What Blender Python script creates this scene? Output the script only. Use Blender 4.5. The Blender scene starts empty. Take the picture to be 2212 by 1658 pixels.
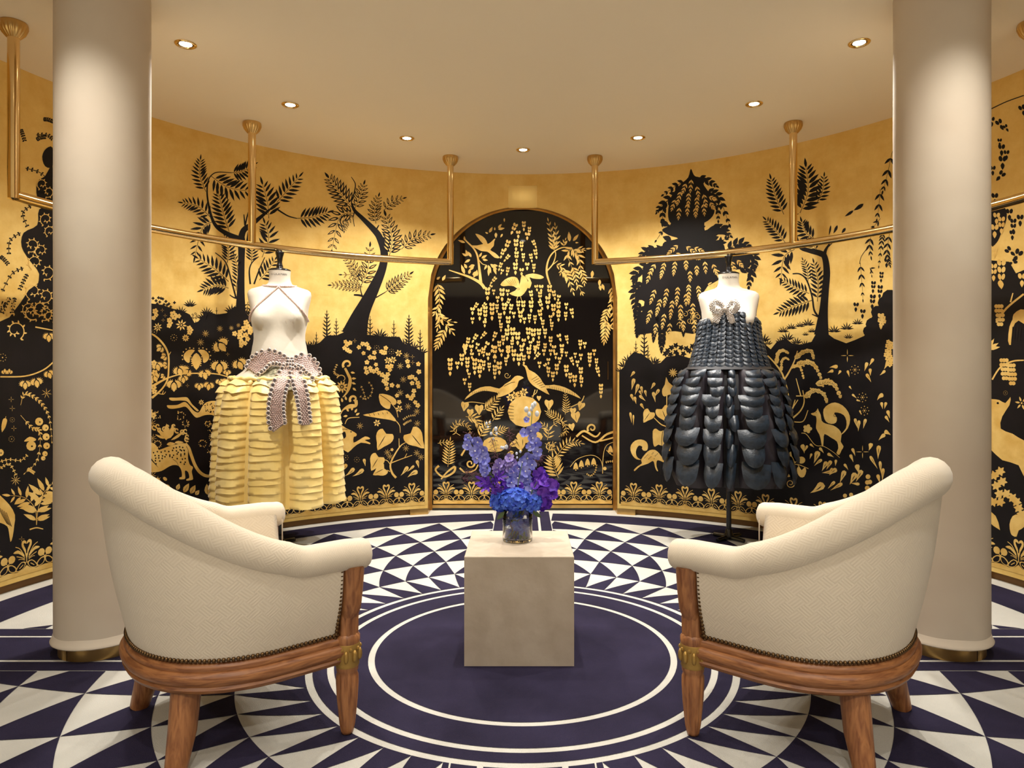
import bpy, math, random
from mathutils import Vector, Matrix
from mathutils.geometry import tessellate_polygon

# ------------------------------------------------------------------ camera, world, exposure
D = 2.6                                   # metres from the camera to the centre of the round room
F, CX, HY = 1495.0, 1129.0, 794.0         # focal length and principal point in photograph pixels
CH = 0.4054 * D                           # camera height
RW = 0.955 * D                            # wall radius
ZC = 0.9516 * D                           # ceiling height
COL = bpy.context.scene.collection
scn = bpy.context.scene
cd = bpy.data.cameras.new('camera')
cd.sensor_fit = 'HORIZONTAL'; cd.sensor_width = 36.0
cd.lens = 36.0 * F / 2212.0
cd.shift_x = -(CX - 1106.0) / 2212.0
cd.shift_y = -(829.0 - HY) / 2212.0
cam = bpy.data.objects.new('camera', cd); COL.objects.link(cam)
cam.location = (0, -D, CH); cam.rotation_euler = (math.pi / 2, 0, 0)
cd.clip_start = 0.05
scn.camera = cam
scn.cycles.max_bounces = 8
w = bpy.data.worlds.new('world'); scn.world = w; w.use_nodes = True
w.node_tree.nodes['Background'].inputs[0].default_value = (1.0, 0.86, 0.68, 1)
w.node_tree.nodes['Background'].inputs[1].default_value = 0.02
scn.view_settings.view_transform = 'Standard'
scn.view_settings.look = 'None'
scn.view_settings.gamma = 1.0
scn.view_settings.use_curve_mapping = False
scn.view_settings.exposure = 0.84
SPOT_W, SIDE_W, MID_W, FILL_W = 67.0, 26.0, 44.0, 125.0          # lamp powers (the lamps themselves are built with their fittings)
SPOT_COL = (1.0, 0.955, 0.88)

# ------------------------------------------------------------------ helpers
def lin(c):
    c = c / 255.0
    return c / 12.92 if c <= 0.04045 else ((c + 0.055) / 1.055) ** 2.4
def rgb(r, g, b): return (lin(r), lin(g), lin(b), 1.0)

def mat(name, col, rough=0.5, metal=0.0, **kw):
    m = bpy.data.materials.new(name); m.use_nodes = True
    b = m.node_tree.nodes['Principled BSDF']
    b.inputs['Base Color'].default_value = col
    b.inputs['Roughness'].default_value = rough
    b.inputs['Metallic'].default_value = metal
    for k, v in kw.items():
        b.inputs[k.replace('_', ' ')].default_value = v
    return m
def nd(m, typ, **kw):
    n = m.node_tree.nodes.new(typ)
    for k, v in kw.items(): setattr(n, k, v)
    return n
def lk(m, a, b): m.node_tree.links.new(a, b)
def bsdf(m): return m.node_tree.nodes['Principled BSDF']
def vary(m, c1, c2, scale=5.0, detail=4.0, stretch=(1, 1, 1), lo=0.35, hi=0.65, bump=0.0, bscale=None, coord='Object'):
    """noise driven colour between two tones, with optional fine relief"""
    tc = nd(m, 'ShaderNodeTexCoord'); mp = nd(m, 'ShaderNodeMapping')
    mp.inputs['Scale'].default_value = stretch
    lk(m, tc.outputs[coord], mp.inputs[0])
    nz = nd(m, 'ShaderNodeTexNoise'); nz.inputs['Scale'].default_value = scale; nz.inputs['Detail'].default_value = detail
    lk(m, mp.outputs[0], nz.inputs['Vector'])
    cr = nd(m, 'ShaderNodeValToRGB')
    cr.color_ramp.elements[0].position = lo; cr.color_ramp.elements[1].position = hi
    cr.color_ramp.elements[0].color = c1; cr.color_ramp.elements[1].color = c2
    lk(m, nz.outputs[0], cr.inputs[0]); lk(m, cr.outputs[0], bsdf(m).inputs['Base Color'])
    if bump:
        n2 = nd(m, 'ShaderNodeTexNoise'); n2.inputs['Scale'].default_value = bscale or scale * 4
        n2.inputs['Detail'].default_value = 3.0
        lk(m, mp.outputs[0], n2.inputs['Vector'])
        bp = nd(m, 'ShaderNodeBump'); bp.inputs['Strength'].default_value = bump; bp.inputs['Distance'].default_value = 0.01
        lk(m, n2.outputs[0], bp.inputs['Height']); lk(m, bp.outputs[0], bsdf(m).inputs['Normal'])
    return m

class MB:
    """collects shapes and builds them as ONE mesh object"""
    def __init__(s): s.v = []; s.f = []; s.m = []
    def add(s, vs, fs, mi=0):
        o = len(s.v); s.v.extend([tuple(p) for p in vs])
        for f in fs: s.f.append(tuple(i + o for i in f)); s.m.append(mi)
        return s
    def box(s, c, d, mi=0, rz=0.0):
        vs = []
        ca, sa = math.cos(rz), math.sin(rz)
        for k in range(8):
            x = (0.5 if k & 1 else -0.5) * d[0]; y = (0.5 if k & 2 else -0.5) * d[1]; z = (0.5 if k & 4 else -0.5) * d[2]
            vs.append((c[0] + x * ca - y * sa, c[1] + x * sa + y * ca, c[2] + z))
        return s.add(vs, [(0, 2, 3, 1), (4, 5, 7, 6), (0, 1, 5, 4), (2, 6, 7, 3), (0, 4, 6, 2), (1, 3, 7, 5)], mi)
    def grid(s, rows, cu=False, cv=False, mi=0):
        n, m = len(rows), len(rows[0])
        vs = [p for r in rows for p in r]; fs = []
        for i in range(n if cv else n - 1):
            for j in range(m if cu else m - 1):
                a = i * m + j; b = i * m + (j + 1) % m; c = ((i + 1) % n) * m + (j + 1) % m; d = ((i + 1) % n) * m + j
                fs.append((a, b, c, d))
        return s.add(vs, fs, mi)
    def fan(s, ring, c, mi=0, flip=False):
        n = len(ring)
        fs = [((i, (i + 1) % n, n) if not flip else ((i + 1) % n, i, n)) for i in range(n)]
        return s.add(list(ring) + [c], fs, mi)
    def lathe(s, prof, seg=24, c=(0, 0, 0), rf=None, mi=0, cap=True):
        rows = []
        for r, z in prof:
            rows.append([(c[0] + r * (rf(a, z) if rf else 1) * math.cos(a), c[1] + r * (rf(a, z) if rf else 1) * math.sin(a), c[2] + z)
                         for a in [2 * math.pi * k / seg for k in range(seg)]])
        s.grid(rows, cu=True, mi=mi)
        if cap:
            s.fan(rows[0], (c[0], c[1], c[2] + prof[0][1]), mi, True)
            s.fan(rows[-1], (c[0], c[1], c[2] + prof[-1][1]), mi)
        return s
    def tube(s, path, rad, seg=10, mi=0, cap=True, closed=False, rf=None):
        P = [Vector(p) for p in path]; n = len(P)
        if not isinstance(rad, (list, tuple)): rad = [rad] * n
        up = None; rows = []
        for i in range(n):
            if closed: t = P[(i + 1) % n] - P[i - 1]
            else: t = P[min(i + 1, n - 1)] - P[max(i - 1, 0)]
            if t.length < 1e-9: t = Vector((0, 0, 1))
            t.normalize()
            if up is None:
                up = Vector((0, 0, 1)) if abs(t.z) < 0.9 else Vector((1, 0, 0))
            b = t.cross(up)
            if b.length < 1e-6: b = t.orthogonal()
            b.normalize(); up = b.cross(t).normalized()
            rows.append([P[i] + (b * math.cos(a) + up * math.sin(a)) * rad[i] * (rf(a) if rf else 1) for a in [2 * math.pi * k / seg for k in range(seg)]])
        s.grid(rows, cu=True, cv=closed, mi=mi)
        if cap and not closed:
            s.fan(rows[0], P[0], mi, True); s.fan(rows[-1], P[-1], mi)
        return s
    def ball(s, c, r, seg=8, rings=6, sc=(1, 1, 1), mi=0):
        rows = []
        for i in range(rings + 1):
            p = math.pi * i / rings
            rows.append([(c[0] + r * sc[0] * math.sin(p) * math.cos(a), c[1] + r * sc[1] * math.sin(p) * math.sin(a), c[2] - r * sc[2] * math.cos(p))
                         for a in [2 * math.pi * k / seg for k in range(seg)]])
        return s.grid(rows, cu=True, mi=mi)
    def octa(s, c, r, mi=0):
        x, y, z = c
        return s.add([(x + r, y, z), (x, y + r, z), (x - r, y, z), (x, y - r, z), (x, y, z + r), (x, y, z - r)],
                     [(0, 1, 4), (1, 2, 4), (2, 3, 4), (3, 0, 4), (1, 0, 5), (2, 1, 5), (3, 2, 5), (0, 3, 5)], mi)
    def mesh(s, name, mats, smooth=True, angle=35):
        me = bpy.data.meshes.new(name); me.from_pydata(s.v, [], s.f)
        for m in (mats if isinstance(mats, (list, tuple)) else [mats]): me.materials.append(m)
        me.polygons.foreach_set('material_index', s.m)
        me.polygons.foreach_set('use_smooth', [smooth] * len(s.f))
        me.update()
        if smooth and angle < 180: me.set_sharp_from_angle(angle=math.radians(angle))
        return me
    def build(s, name, mats, parent=None, smooth=True, angle=35):
        o = bpy.data.objects.new(name, s.mesh(name, mats, smooth, angle)); COL.objects.link(o)
        if parent: o.parent = parent
        return o

def tag(o, label=None, cat=None, group=None, kind=None):
    if label: o['label'] = label
    if cat: o['category'] = cat
    if group: o['group'] = group
    if kind: o['kind'] = kind
    return o
def thing(name, label, cat, loc=(0, 0, 0), rz=0.0, group=None):
    o = bpy.data.objects.new(name, None); COL.objects.link(o)
    o.empty_display_size = 0.1
    o.location = loc; o.rotation_euler = (0, 0, rz)
    return tag(o, label, cat, group)
def inst(name, me, parent=None, M=None):
    o = bpy.data.objects.new(name, me); COL.objects.link(o)
    if parent: o.parent = parent
    if M is not None: o.matrix_local = M
    return o
def copy_tree(o, parent=None):
    c = o.copy(); COL.objects.link(c); c.parent = parent
    for ch in list(o.children): copy_tree(ch, c)
    return c
def floor_at(px, py, h=0.0):
    t = (CH - h) * F / (py - HY)
    return ((px - CX) / F * t, t - D)
def at_depth(px, py, y):
    t = y + D
    return Vector(((px - CX) / F * t, y, CH + (HY - py) / F * t))
def cr(pts, n=8, closed=False):
    """Catmull-Rom curve through points of any dimension"""
    P = [tuple(p) for p in pts]; m = len(P); out = []
    if m < 3 and not closed:
        return [tuple(a + (b - a) * k / n for a, b in zip(P[0], P[1])) for k in range(n + 1)]
    for i in range(m if closed else m - 1):
        if closed: p0, p1, p2, p3 = P[i - 1], P[i], P[(i + 1) % m], P[(i + 2) % m]
        else: p0, p1, p2, p3 = P[max(i - 1, 0)], P[i], P[i + 1], P[min(i + 2, m - 1)]
        for k in range(n):
            t = k / n
            out.append(tuple(0.5 * (2 * b + (c - a) * t + (2 * a - 5 * b + 4 * c - d) * t * t + (3 * b - a - 3 * c + d) * t ** 3)
                             for a, b, c, d in zip(p0, p1, p2, p3)))
    if not closed: out.append(P[-1])
    return out
def sm(a, b, x):
    x = min(1.0, max(0.0, (x - a) / (b - a))); return x * x * (3 - 2 * x)
def interp(tab, x):
    if x <= tab[0][0]: return tab[0][1]
    for (a, u), (b, v) in zip(tab, tab[1:]):
        if x <= b: return u + (v - u) * (x - a) / (b - a)
    return tab[-1][1]

# ------------------------------------------------------------------ materials
def gold_leaf():
    m = mat('gold_leaf', rgb(206, 160, 76), 0.42, 0.36)
    uv = nd(m, 'ShaderNodeUVMap')
    sc = nd(m, 'ShaderNodeVectorMath', operation='SCALE'); sc.inputs['Scale'].default_value = 1 / 0.14
    fl = nd(m, 'ShaderNodeVectorMath', operation='FLOOR')
    wn = nd(m, 'ShaderNodeTexWhiteNoise', noise_dimensions='2D')
    lk(m, uv.outputs[0], sc.inputs[0]); lk(m, sc.outputs[0], fl.inputs[0]); lk(m, fl.outputs[0], wn.inputs['Vector'])
    tc = nd(m, 'ShaderNodeTexCoord')
    nz = nd(m, 'ShaderNodeTexNoise'); nz.inputs['Scale'].default_value = 9; nz.inputs['Detail'].default_value = 6; nz.inputs['Roughness'].default_value = 0.7
    lk(m, tc.outputs['Object'], nz.inputs['Vector'])
    mx = nd(m, 'ShaderNodeMath', operation='MULTIPLY_ADD'); mx.inputs[1].default_value = 0.10; 
    lk(m, wn.outputs['Value'], mx.inputs[0]); lk(m, nz.outputs[0], mx.inputs[2])
    cr_ = nd(m, 'ShaderNodeValToRGB')
    cr_.color_ramp.elements[0].position = 0.3; cr_.color_ramp.elements[1].position = 0.75
    cr_.color_ramp.elements[0].color = rgb(230, 188, 98); cr_.color_ramp.elements[1].color = rgb(245, 212, 130)
    lk(m, mx.outputs[0], cr_.inputs[0]); lk(m, cr_.outputs[0], bsdf(m).inputs['Base Color'])
    rr = nd(m, 'ShaderNodeMapRange'); rr.inputs['To Min'].default_value = 0.34; rr.inputs['To Max'].default_value = 0.50
    rr.inputs['From Min'].default_value = 0.3; rr.inputs['From Max'].default_value = 0.7
    lk(m, mx.outputs[0], rr.inputs['Value']); lk(m, rr.outputs[0], bsdf(m).inputs['Roughness'])
    bp = nd(m, 'ShaderNodeBump'); bp.inputs['Strength'].default_value = 0.12; bp.inputs['Distance'].default_value = 0.004
    lk(m, mx.outputs[0], bp.inputs['Height']); lk(m, bp.outputs[0], bsdf(m).inputs['Normal'])
    return m
M_GOLD = gold_leaf()
M_GPAINT = vary(mat('gold_paint', rgb(214, 168, 86), 0.42, 0.36), rgb(222, 178, 92), rgb(240, 204, 122), 14, 5)
M_LACQ = vary(mat('black_lacquer', rgb(20, 16, 17), 0.45, Specular_IOR_Level=0.25), rgb(13, 10, 11), rgb(21, 17, 19), 6, 3)
M_DOOR = mat('gloss_black_glass', rgb(12, 9, 9), 0.04, Specular_IOR_Level=0.6)
M_BRASS = mat('polished_brass', rgb(236, 204, 146), 0.14, 1.0)
M_BRASS2 = vary(mat('satin_brass', rgb(190, 145, 80), 0.32, 0.9), rgb(198, 158, 92), rgb(222, 186, 120), 8, 3)
M_CREAM = mat('ceiling_paint', rgb(240, 226, 200), 0.8)
M_PLAST = mat('taupe_plaster', rgb(120, 108, 96), 0.85)
M_SHADOWGAP = mat('plinth_bronze', rgb(120, 88, 50), 0.4, 0.5)
def carpet(name, a, b):
    m = vary(mat(name, a, 0.95), a, b, 3.5, 6, lo=0.3, hi=0.7, bump=0.6, bscale=420)
    bsdf(m).inputs['Specular IOR Level'].default_value = 0.1
    return m
M_CWHITE = carpet('carpet_ivory', rgb(192, 189, 180), rgb(208, 205, 196))
M_CNAVY = carpet('carpet_navy', rgb(36, 32, 50), rgb(50, 45, 68))
def pillar_mat():
    m = vary(mat('pillar_fabric', rgb(206, 192, 172), 0.85), rgb(200, 184, 164), rgb(212, 199, 180), 2.2, 3, bump=0.12, bscale=6)
    return m
M_PILLAR = pillar_mat()
def upholstery():
    m = mat('ivory_weave', rgb(226, 212, 186), 0.85)
    tc = nd(m, 'ShaderNodeTexCoord'); mp = nd(m, 'ShaderNodeMapping'); lk(m, tc.outputs['UV'], mp.inputs[0])
    # herringbone-like relief: two diagonal wave sets swapped by a checker
    hs = []
    for ang in (0.75, -0.75):
        mm = nd(m, 'ShaderNodeMapping'); mm.inputs['Rotation'].default_value = (0, 0, ang); lk(m, mp.outputs[0], mm.inputs[0])
        wv = nd(m, 'ShaderNodeTexWave', wave_profile='SIN'); wv.inputs['Scale'].default_value = 44; wv.inputs['Distortion'].default_value = 1.6
        wv.inputs['Detail'].default_value = 1.0; wv.inputs['Detail Scale'].default_value = 0.6
        lk(m, mm.outputs[0], wv.inputs['Vector']); hs.append(wv.outputs[1])
    mm = nd(m, 'ShaderNodeMapping'); mm.inputs['Rotation'].default_value = (0, 0, 0.785); lk(m, mp.outputs[0], mm.inputs[0])
    ck = nd(m, 'ShaderNodeTexChecker'); ck.inputs['Scale'].default_value = 36; lk(m, mm.outputs[0], ck.inputs['Vector'])
    mx = nd(m, 'ShaderNodeMix', data_type='FLOAT')
    lk(m, ck.outputs[1], mx.inputs[0]); lk(m, hs[0], mx.inputs[2]); lk(m, hs[1], mx.inputs[3])
    bp = nd(m, 'ShaderNodeBump'); bp.inputs['Strength'].default_value = 0.14; bp.inputs['Distance'].default_value = 0.003
    lk(m, mx.outputs[0], bp.inputs['Height']); lk(m, bp.outputs[0], bsdf(m).inputs['Normal'])
    cr_ = nd(m, 'ShaderNodeValToRGB'); cr_.color_ramp.elements[0].color = rgb(216, 202, 180); cr_.color_ramp.elements[1].color = rgb(221, 208, 187)
    lk(m, mx.outputs[0], cr_.inputs[0]); lk(m, cr_.outputs[0], bsdf(m).inputs['Base Color'])
    bsdf(m).inputs['Sheen Weight'].default_value = 0.2
    return m
M_UPH = upholstery()
def wood(name='carved_oak', st=(9, 9, 1.2)):
    m = mat(name, rgb(160, 98, 52), 0.42)
    tc = nd(m, 'ShaderNodeTexCoord'); mp = nd(m, 'ShaderNodeMapping'); mp.inputs['Scale'].default_value = st
    lk(m, tc.outputs['Object'], mp.inputs[0])
    nz = nd(m, 'ShaderNodeTexNoise'); nz.inputs['Scale'].default_value = 9; nz.inputs['Detail'].default_value = 8; nz.inputs['Distortion'].default_value = 0.8
    lk(m, mp.outputs[0], nz.inputs['Vector'])
    cr_ = nd(m, 'ShaderNodeValToRGB'); e = cr_.color_ramp.elements
    e[0].position = 0.32; e[1].position = 0.7; e[0].color = rgb(116, 68, 38); e[1].color = rgb(172, 116, 70)
    lk(m, nz.outputs[0], cr_.inputs[0]); lk(m, cr_.outputs[0], bsdf(m).inputs['Base Color'])
    bp = nd(m, 'ShaderNodeBump'); bp.inputs['Strength'].default_value = 0.25; bp.inputs['Distance'].default_value = 0.003
    lk(m, nz.outputs[0], bp.inputs['Height']); lk(m, bp.outputs[0], bsdf(m).inputs['Normal'])
    return m
M_WOOD = wood()
M_WOODR = wood('carved_oak_rail', (1.6, 1.6, 14))
M_NAIL = mat('antique_nail', rgb(104, 80, 52), 0.35, 0.9)
M_GILT = mat('aged_gilt', rgb(176, 140, 74), 0.4, 0.7)
M_STONE = vary(mat('limestone', rgb(190, 172, 148), 0.6), rgb(180, 165, 145), rgb(191, 177, 158), 14, 8, bump=0.05, bscale=60)
def stone_specks(m):
    tc = nd(m, 'ShaderNodeTexCoord'); vz = nd(m, 'ShaderNodeTexNoise'); vz.inputs['Scale'].default_value = 7; vz.inputs['Detail'].default_value = 2
    lk(m, tc.outputs['Object'], vz.inputs['Vector'])
    c2 = nd(m, 'ShaderNodeValToRGB'); c2.color_ramp.elements[0].position = 0.74; c2.color_ramp.elements[1].position = 0.80
    lk(m, vz.outputs[0], c2.inputs[0])
    old = bsdf(m).inputs['Base Color'].links[0].from_socket
    mx = nd(m, 'ShaderNodeMix', data_type='RGBA'); lk(m, c2.outputs[0], mx.inputs[0]); lk(m, old, mx.inputs[6])
    mx.inputs[7].default_value = rgb(150, 118, 84); lk(m, mx.outputs[2], bsdf(m).inputs['Base Color'])
stone_specks(M_STONE)
M_BLACK = mat('black_varnish', rgb(16, 15, 16), 0.22)
M_LINEN = mat('mannequin_linen', rgb(208, 199, 184), 0.8)
M_TEXT = mat('stamp_ink', rgb(60, 50, 46), 0.8)
def emit(name, col, s):
    m = mat(name, (0, 0, 0, 1), 0.5); b = bsdf(m)
    b.inputs['Emission Color'].default_value = col; b.inputs['Emission Strength'].default_value = s
    return m
M_LAMP = emit('lamp_glow', (1.0, 0.9, 0.74, 1), 14.0)
M_DARKMETAL = mat('dark_bronze_trim', rgb(92, 70, 44), 0.25, 0.9)

# ================================================================== THE ROOM
DT = math.radians(1.2)                     # wall facet
def facet_r(th, R=RW):
    k = math.floor(th / DT); mid = (k + 0.5) * DT
    return R * math.cos(DT / 2) / math.cos(th - mid)
def wall_pt(th, z, off=0.0):
    r = facet_r(th) - off
    return (r * math.sin(th), r * math.cos(th), z)
def px_wall(px, py):
    """photograph pixel -> (angle, height) on the round wall"""
    a = (px - CX) / F
    A = 1 + a * a
    t = (D + math.sqrt(D * D - A * (D * D - RW * RW))) / A
    x, y = a * t, t - D
    return math.atan2(x, y), CH + (HY - py) / F * t

YD = 0.972 * D                              # plane of the door
HWD = 0.2622 * D                            # half width of the arch
ZSP = 0.598 * D                             # springing of the arch
WB = 0.0162 * D                             # the panels stop short of the floor
TH_END = math.radians(105.6)
TA = math.asin(HWD / RW)
def arch_z(x):
    return ZSP + math.sqrt(max(0.0, HWD * HWD - x * x))

mb = MB(); uvs = []
n0 = int(round(TH_END / DT))
ths = [k * DT for k in range(-n0, n0 + 1)]
fine = sorted(set([round(t, 6) for t in ths if abs(t) > TA] + [round(-TA + 2 * TA * k / 60, 6) for k in range(61)]))
for a, b in zip(fine, fine[1:]):
    inside = abs((a + b) / 2) < TA
    za = arch_z(RW * math.sin(a)) if inside else WB
    zb = arch_z(RW * math.sin(b)) if inside else WB
    def wp(t, z):
        r = RW if inside else facet_r(t if abs(t / DT - round(t / DT)) > 1e-4 else t)
        return ((RW if abs(t / DT - round(t / DT)) < 1e-4 or inside else facet_r(t)) * math.sin(t), (RW if abs(t / DT - round(t / DT)) < 1e-4 or inside else facet_r(t)) * math.cos(t), z)
    mb.add([wp(a, za), wp(b, zb), wp(b, ZC), wp(a, ZC)], [(0, 1, 2, 3)])
    if not inside:
        ra, rb = RW + 0.035, RW + 0.035
        mb.add([wp(a, WB), wp(b, WB), (rb * math.sin(b), rb * math.cos(b), WB), (ra * math.sin(a), ra * math.cos(a), WB)], [(3, 2, 1, 0)])
wall_back = mb.build('wall_back', M_GOLD, smooth=True, angle=40)
uvl = wall_back.data.uv_layers.new(name='UVMap')
for lp in wall_back.data.loops:
    c = wall_back.data.vertices[lp.vertex_index].co
    uvl.data[lp.index].uv = (math.atan2(c.x, c.y) * RW, c.z)
tag(wall_back, 'curved gold leaf wall painted with black and gold garden scenes', kind='structure')

# recessed plinth below the panels, with small gold feet beside the door
mb = MB()
for a, b in zip(fine, fine[1:]):
    if abs((a + b) / 2) < TA: continue
    r = RW + 0.03
    mb.add([(r * math.sin(a), r * math.cos(a), 0), (r * math.sin(b), r * math.cos(b), 0), (r * math.sin(b), r * math.cos(b), WB + 0.002), (r * math.sin(a), r * math.cos(a), WB + 0.002)], [(0, 1, 2, 3)])
tag(mb.build('baseboard_back', M_SHADOWGAP), kind='structure')
for k, (t0, t1) in enumerate([(TA, TA + 0.052), (-TA - 0.052, -TA), (1.165, 1.21), (-1.21, -1.165)]):
    mb = MB()
    n = 4; pts = [t0 + (t1 - t0) * i / n for i in range(n + 1)]
    for r0, flip in ((RW - 0.0015, False),):
        rows = [[((RW - 0.002) * math.sin(t), (RW - 0.002) * math.cos(t), z) for t in pts] for z in (0, WB - 0.001)]
        mb.grid(rows)
        for t in (t0, t1):
            mb.add([((RW - 0.002) * math.sin(t), (RW - 0.002) * math.cos(t), 0), ((RW + 0.03) * math.sin(t), (RW + 0.03) * math.cos(t), 0),
                    ((RW + 0.03) * math.sin(t), (RW + 0.03) * math.cos(t), WB - 0.001), ((RW - 0.002) * math.sin(t), (RW - 0.002) * math.cos(t), WB - 0.001)], [(0, 1, 2, 3)])
    tag(mb.build('trim_%d' % (k + 1), M_BRASS2, smooth=False), kind='structure')

# arched door: reveal, brass frame, glossy black leaf
door = thing('door_1', None, None, (0, YD, 0)); door['kind'] = 'structure'
door['label'] = 'glossy black arched door painted with gold weeping tree and birds'
N = 48
arch = [(-HWD, 0.0)] + [(-HWD, ZSP * k / 6) for k in range(1, 6)]
arch += [(-HWD * math.cos(math.pi * k / N), ZSP + HWD * math.sin(math.pi * k / N)) for k in range(N + 1)]
arch += [(HWD, ZSP * k / 6) for k in range(5, 0, -1)] + [(HWD, 0.0)]
mb = MB(); mb.grid([[(x, 0, z) for x, z in arch], [(x * 0.0, 0, min(z, ZSP)) for x, z in arch]])
leafo = mb.build('door_leaf', M_DOOR, door, smooth=False)
mb = MB()
rows = []
for d0, ins in ((-1, 0.0), (0.004, 0.0), (0.004, -0.0)):
    pass
front = []
for x, z in arch:
    yy = math.sqrt(RW * RW - x * x) - YD
    front.append((x, yy - 0.002, z))
inn = [(x * (1 - 0.012 / HWD), (z if z <= ZSP else ZSP + (z - ZSP) * (1 - 0.012 / HWD))) for x, z in arch]
rows = [front, [(x, -0.004, z) for x, z in arch], [(x, -0.006, z) for x, z in inn], [(x, 0.0, z) for x, z in inn]]
mb.grid(rows)
mb.build('door_frame', M_BRASS2, door, angle=50)
mb = MB(); mb.box((0, -0.008, 0.030), (2 * HWD - 0.03, 0.016, 0.022)); mb.build('kick_strip', M_BRASS2, door, smooth=False)
hp = at_depth(1313, 800, YD)
mb = MB(); mb.box((hp.x, -0.006, hp.z), (0.008, 0.012, 0.135)); mb.build('door_pull', M_DARKMETAL, door, smooth=False)

# ceiling, floor and the rest of the shop behind the camera
def slab(name, x0, x1, y0, y1, z, m, th=0.05, up=True):
    mb = MB(); mb.box(((x0 + x1) / 2, (y0 + y1) / 2, z - th / 2 if up else z + th / 2), (x1 - x0, y1 - y0, th))
    return tag(mb.build(name, m, smooth=False), kind='structure')
slab('ceiling', -3.6, 3.6, -6.3, 2.9, ZC, M_CREAM, up=False)
floor = slab('floor', -3.6, 3.6, -6.3, 2.9, 0.0, M_CWHITE, 0.06)
floor['label'] = 'ivory and navy carpet with rings and radiating triangles'
xe, ye = RW * math.sin(TH_END), RW * math.cos(TH_END)
mb = MB(); mb.box((-3.5, (ye - 6.2) / 2, ZC / 2), (0.1, 6.2 + ye, ZC)); mb.box(((-xe - 3.5) / 2, ye, ZC / 2), (3.5 - xe, 0.1, ZC))
tag(mb.build('wall_left', M_PLAST, smooth=False), kind='structure')
mb = MB(); mb.box((3.5, (ye - 6.2) / 2, ZC / 2), (0.1, 6.2 + ye, ZC)); mb.box(((xe + 3.5) / 2, ye, ZC / 2), (3.5 - xe, 0.1, ZC))
tag(mb.build('wall_right', M_PLAST, smooth=False), kind='structure')
mb = MB(); mb.box((0, -6.2, ZC / 2), (7.1, 0.1, ZC)); tag(mb.build('wall_rear', M_PLAST, smooth=False), kind='structure')

# ---- carpet pattern: navy fields on the ivory ground
RINGS = [0.300, 0.3845, 0.473, 0.562, 0.6525, 0.745, 0.831]
ANG = [[15.8, 22.77, 29.53, 36.64, 43.82, 51.0, 58.3, 65.6, 73.2],
       [12.4, 20.36, 28.2, 35.33, 43.5, 51.25, 60.24, 68.4, 77.5],
       [11.3, 19.77, 28.31, 36.06, 44.4, 52.8, 62.4, 72.3, 82.2],
       [12.48, 20.23, 29.11, 38.0, 46.9, 55.8, 64.8, 75.75, 86.8],
       [12.95, 21.34, 30.37, 39.6, 48.9, 58.2, 67.5, 79.5, 91.5],
       [13.82, 22.74, 31.5, 41.2, 50.8, 60.5, 70.5, 83.0, 95.5],
       [15.16, 24.51, 33.74, 43.3, 53.2, 63.2, 73.5, 86.5, 99.5]]
for a in ANG:
    a.insert(0, a[0] - (a[1] - a[0])); a.insert(0, a[0] - (a[1] - a[0])); a.append(a[-1] + (a[-1] - a[-2]))
def clip(poly, f):
    out = []
    for i in range(len(poly)):
        p, q = poly[i - 1], poly[i]; a, b = f(p), f(q)
        if (a >= 0) != (b >= 0):
            t = a / (a - b); out.append((p[0] + (q[0] - p[0]) * t, p[1] + (q[1] - p[1]) * t))
        if b >= 0: out.append(q)
    return out
BAND = 0.0755
def pol_edge(p, q, n=8):
    return [(p[0] + (q[0] - p[0]) * k / n, p[1] + (q[1] - p[1]) * k / n) for k in range(n)]
cp = MB(); zc = 0.0015
def flat(poly, z=zc):
    if len(poly) < 3: return
    V = [Vector((p[0] * D, p[1] * D, z)) for p in poly]
    for t in tessellate_polygon([V]): cp.add([V[i] for i in t], [(0, 1, 2)])
tris = []
for k in range(6):
    A, B = ANG[k], ANG[k + 1]; r0, r1 = RINGS[k], RINGS[k + 1]
    for i in range(len(A) - 1):
        if k == 0: tris.append([(r0, A[i]), (r0, A[i + 1]), (r1, B[i + 1])])
        else: tris.append([(r0, A[i]), (r0, A[i + 1]), (r1, B[i])])
for t in tris:
    pol = []
    for j in range(3): pol += pol_edge(t[j], t[(j + 1) % 3])
    base = [(r * math.sin(math.radians(a)), r * math.cos(math.radians(a))) for r, a in pol]
    base = clip(clip(base, lambda p: p[0] - BAND), lambda p: p[1] - BAND)
    base = [p for i, p in enumerate(base) if math.dist(p, base[i - 1]) > 1e-6]
    if len(base) < 3: continue
    for sx in (1, -1):
        for sy in (1, -1): flat([(p[0] * sx, p[1] * sy) for p in base])
def ann(r0, r1, a0, a1, n):
    a0, a1 = math.radians(a0), math.radians(a1)
    for i in range(n):
        t, u = a0 + (a1 - a0) * i / n, a0 + (a1 - a0) * (i + 1) / n
        cp.add([(D * r * math.sin(x), D * r * math.cos(x), zc) for r, x in ((r0, t), (r1, t), (r1, u), (r0, u))], [(0, 1, 2, 3)])
LW = 0.0045
# centre disc and rings
ann(0.0, 0.2135 - LW, 0, 360, 120); ann(0.2135 + LW, 0.2675 - LW, 0, 360, 120); ann(0.2675 + LW, 0.2905, 0, 360, 120)
# outer navy ring, broken by the four bands
for q in range(4):
    aa = math.degrees(math.asin(BAND / 0.88)) + 0.25
    ann(0.838, 0.928, 90 * q + aa, 90 * q + 90 - aa, 60)
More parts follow.
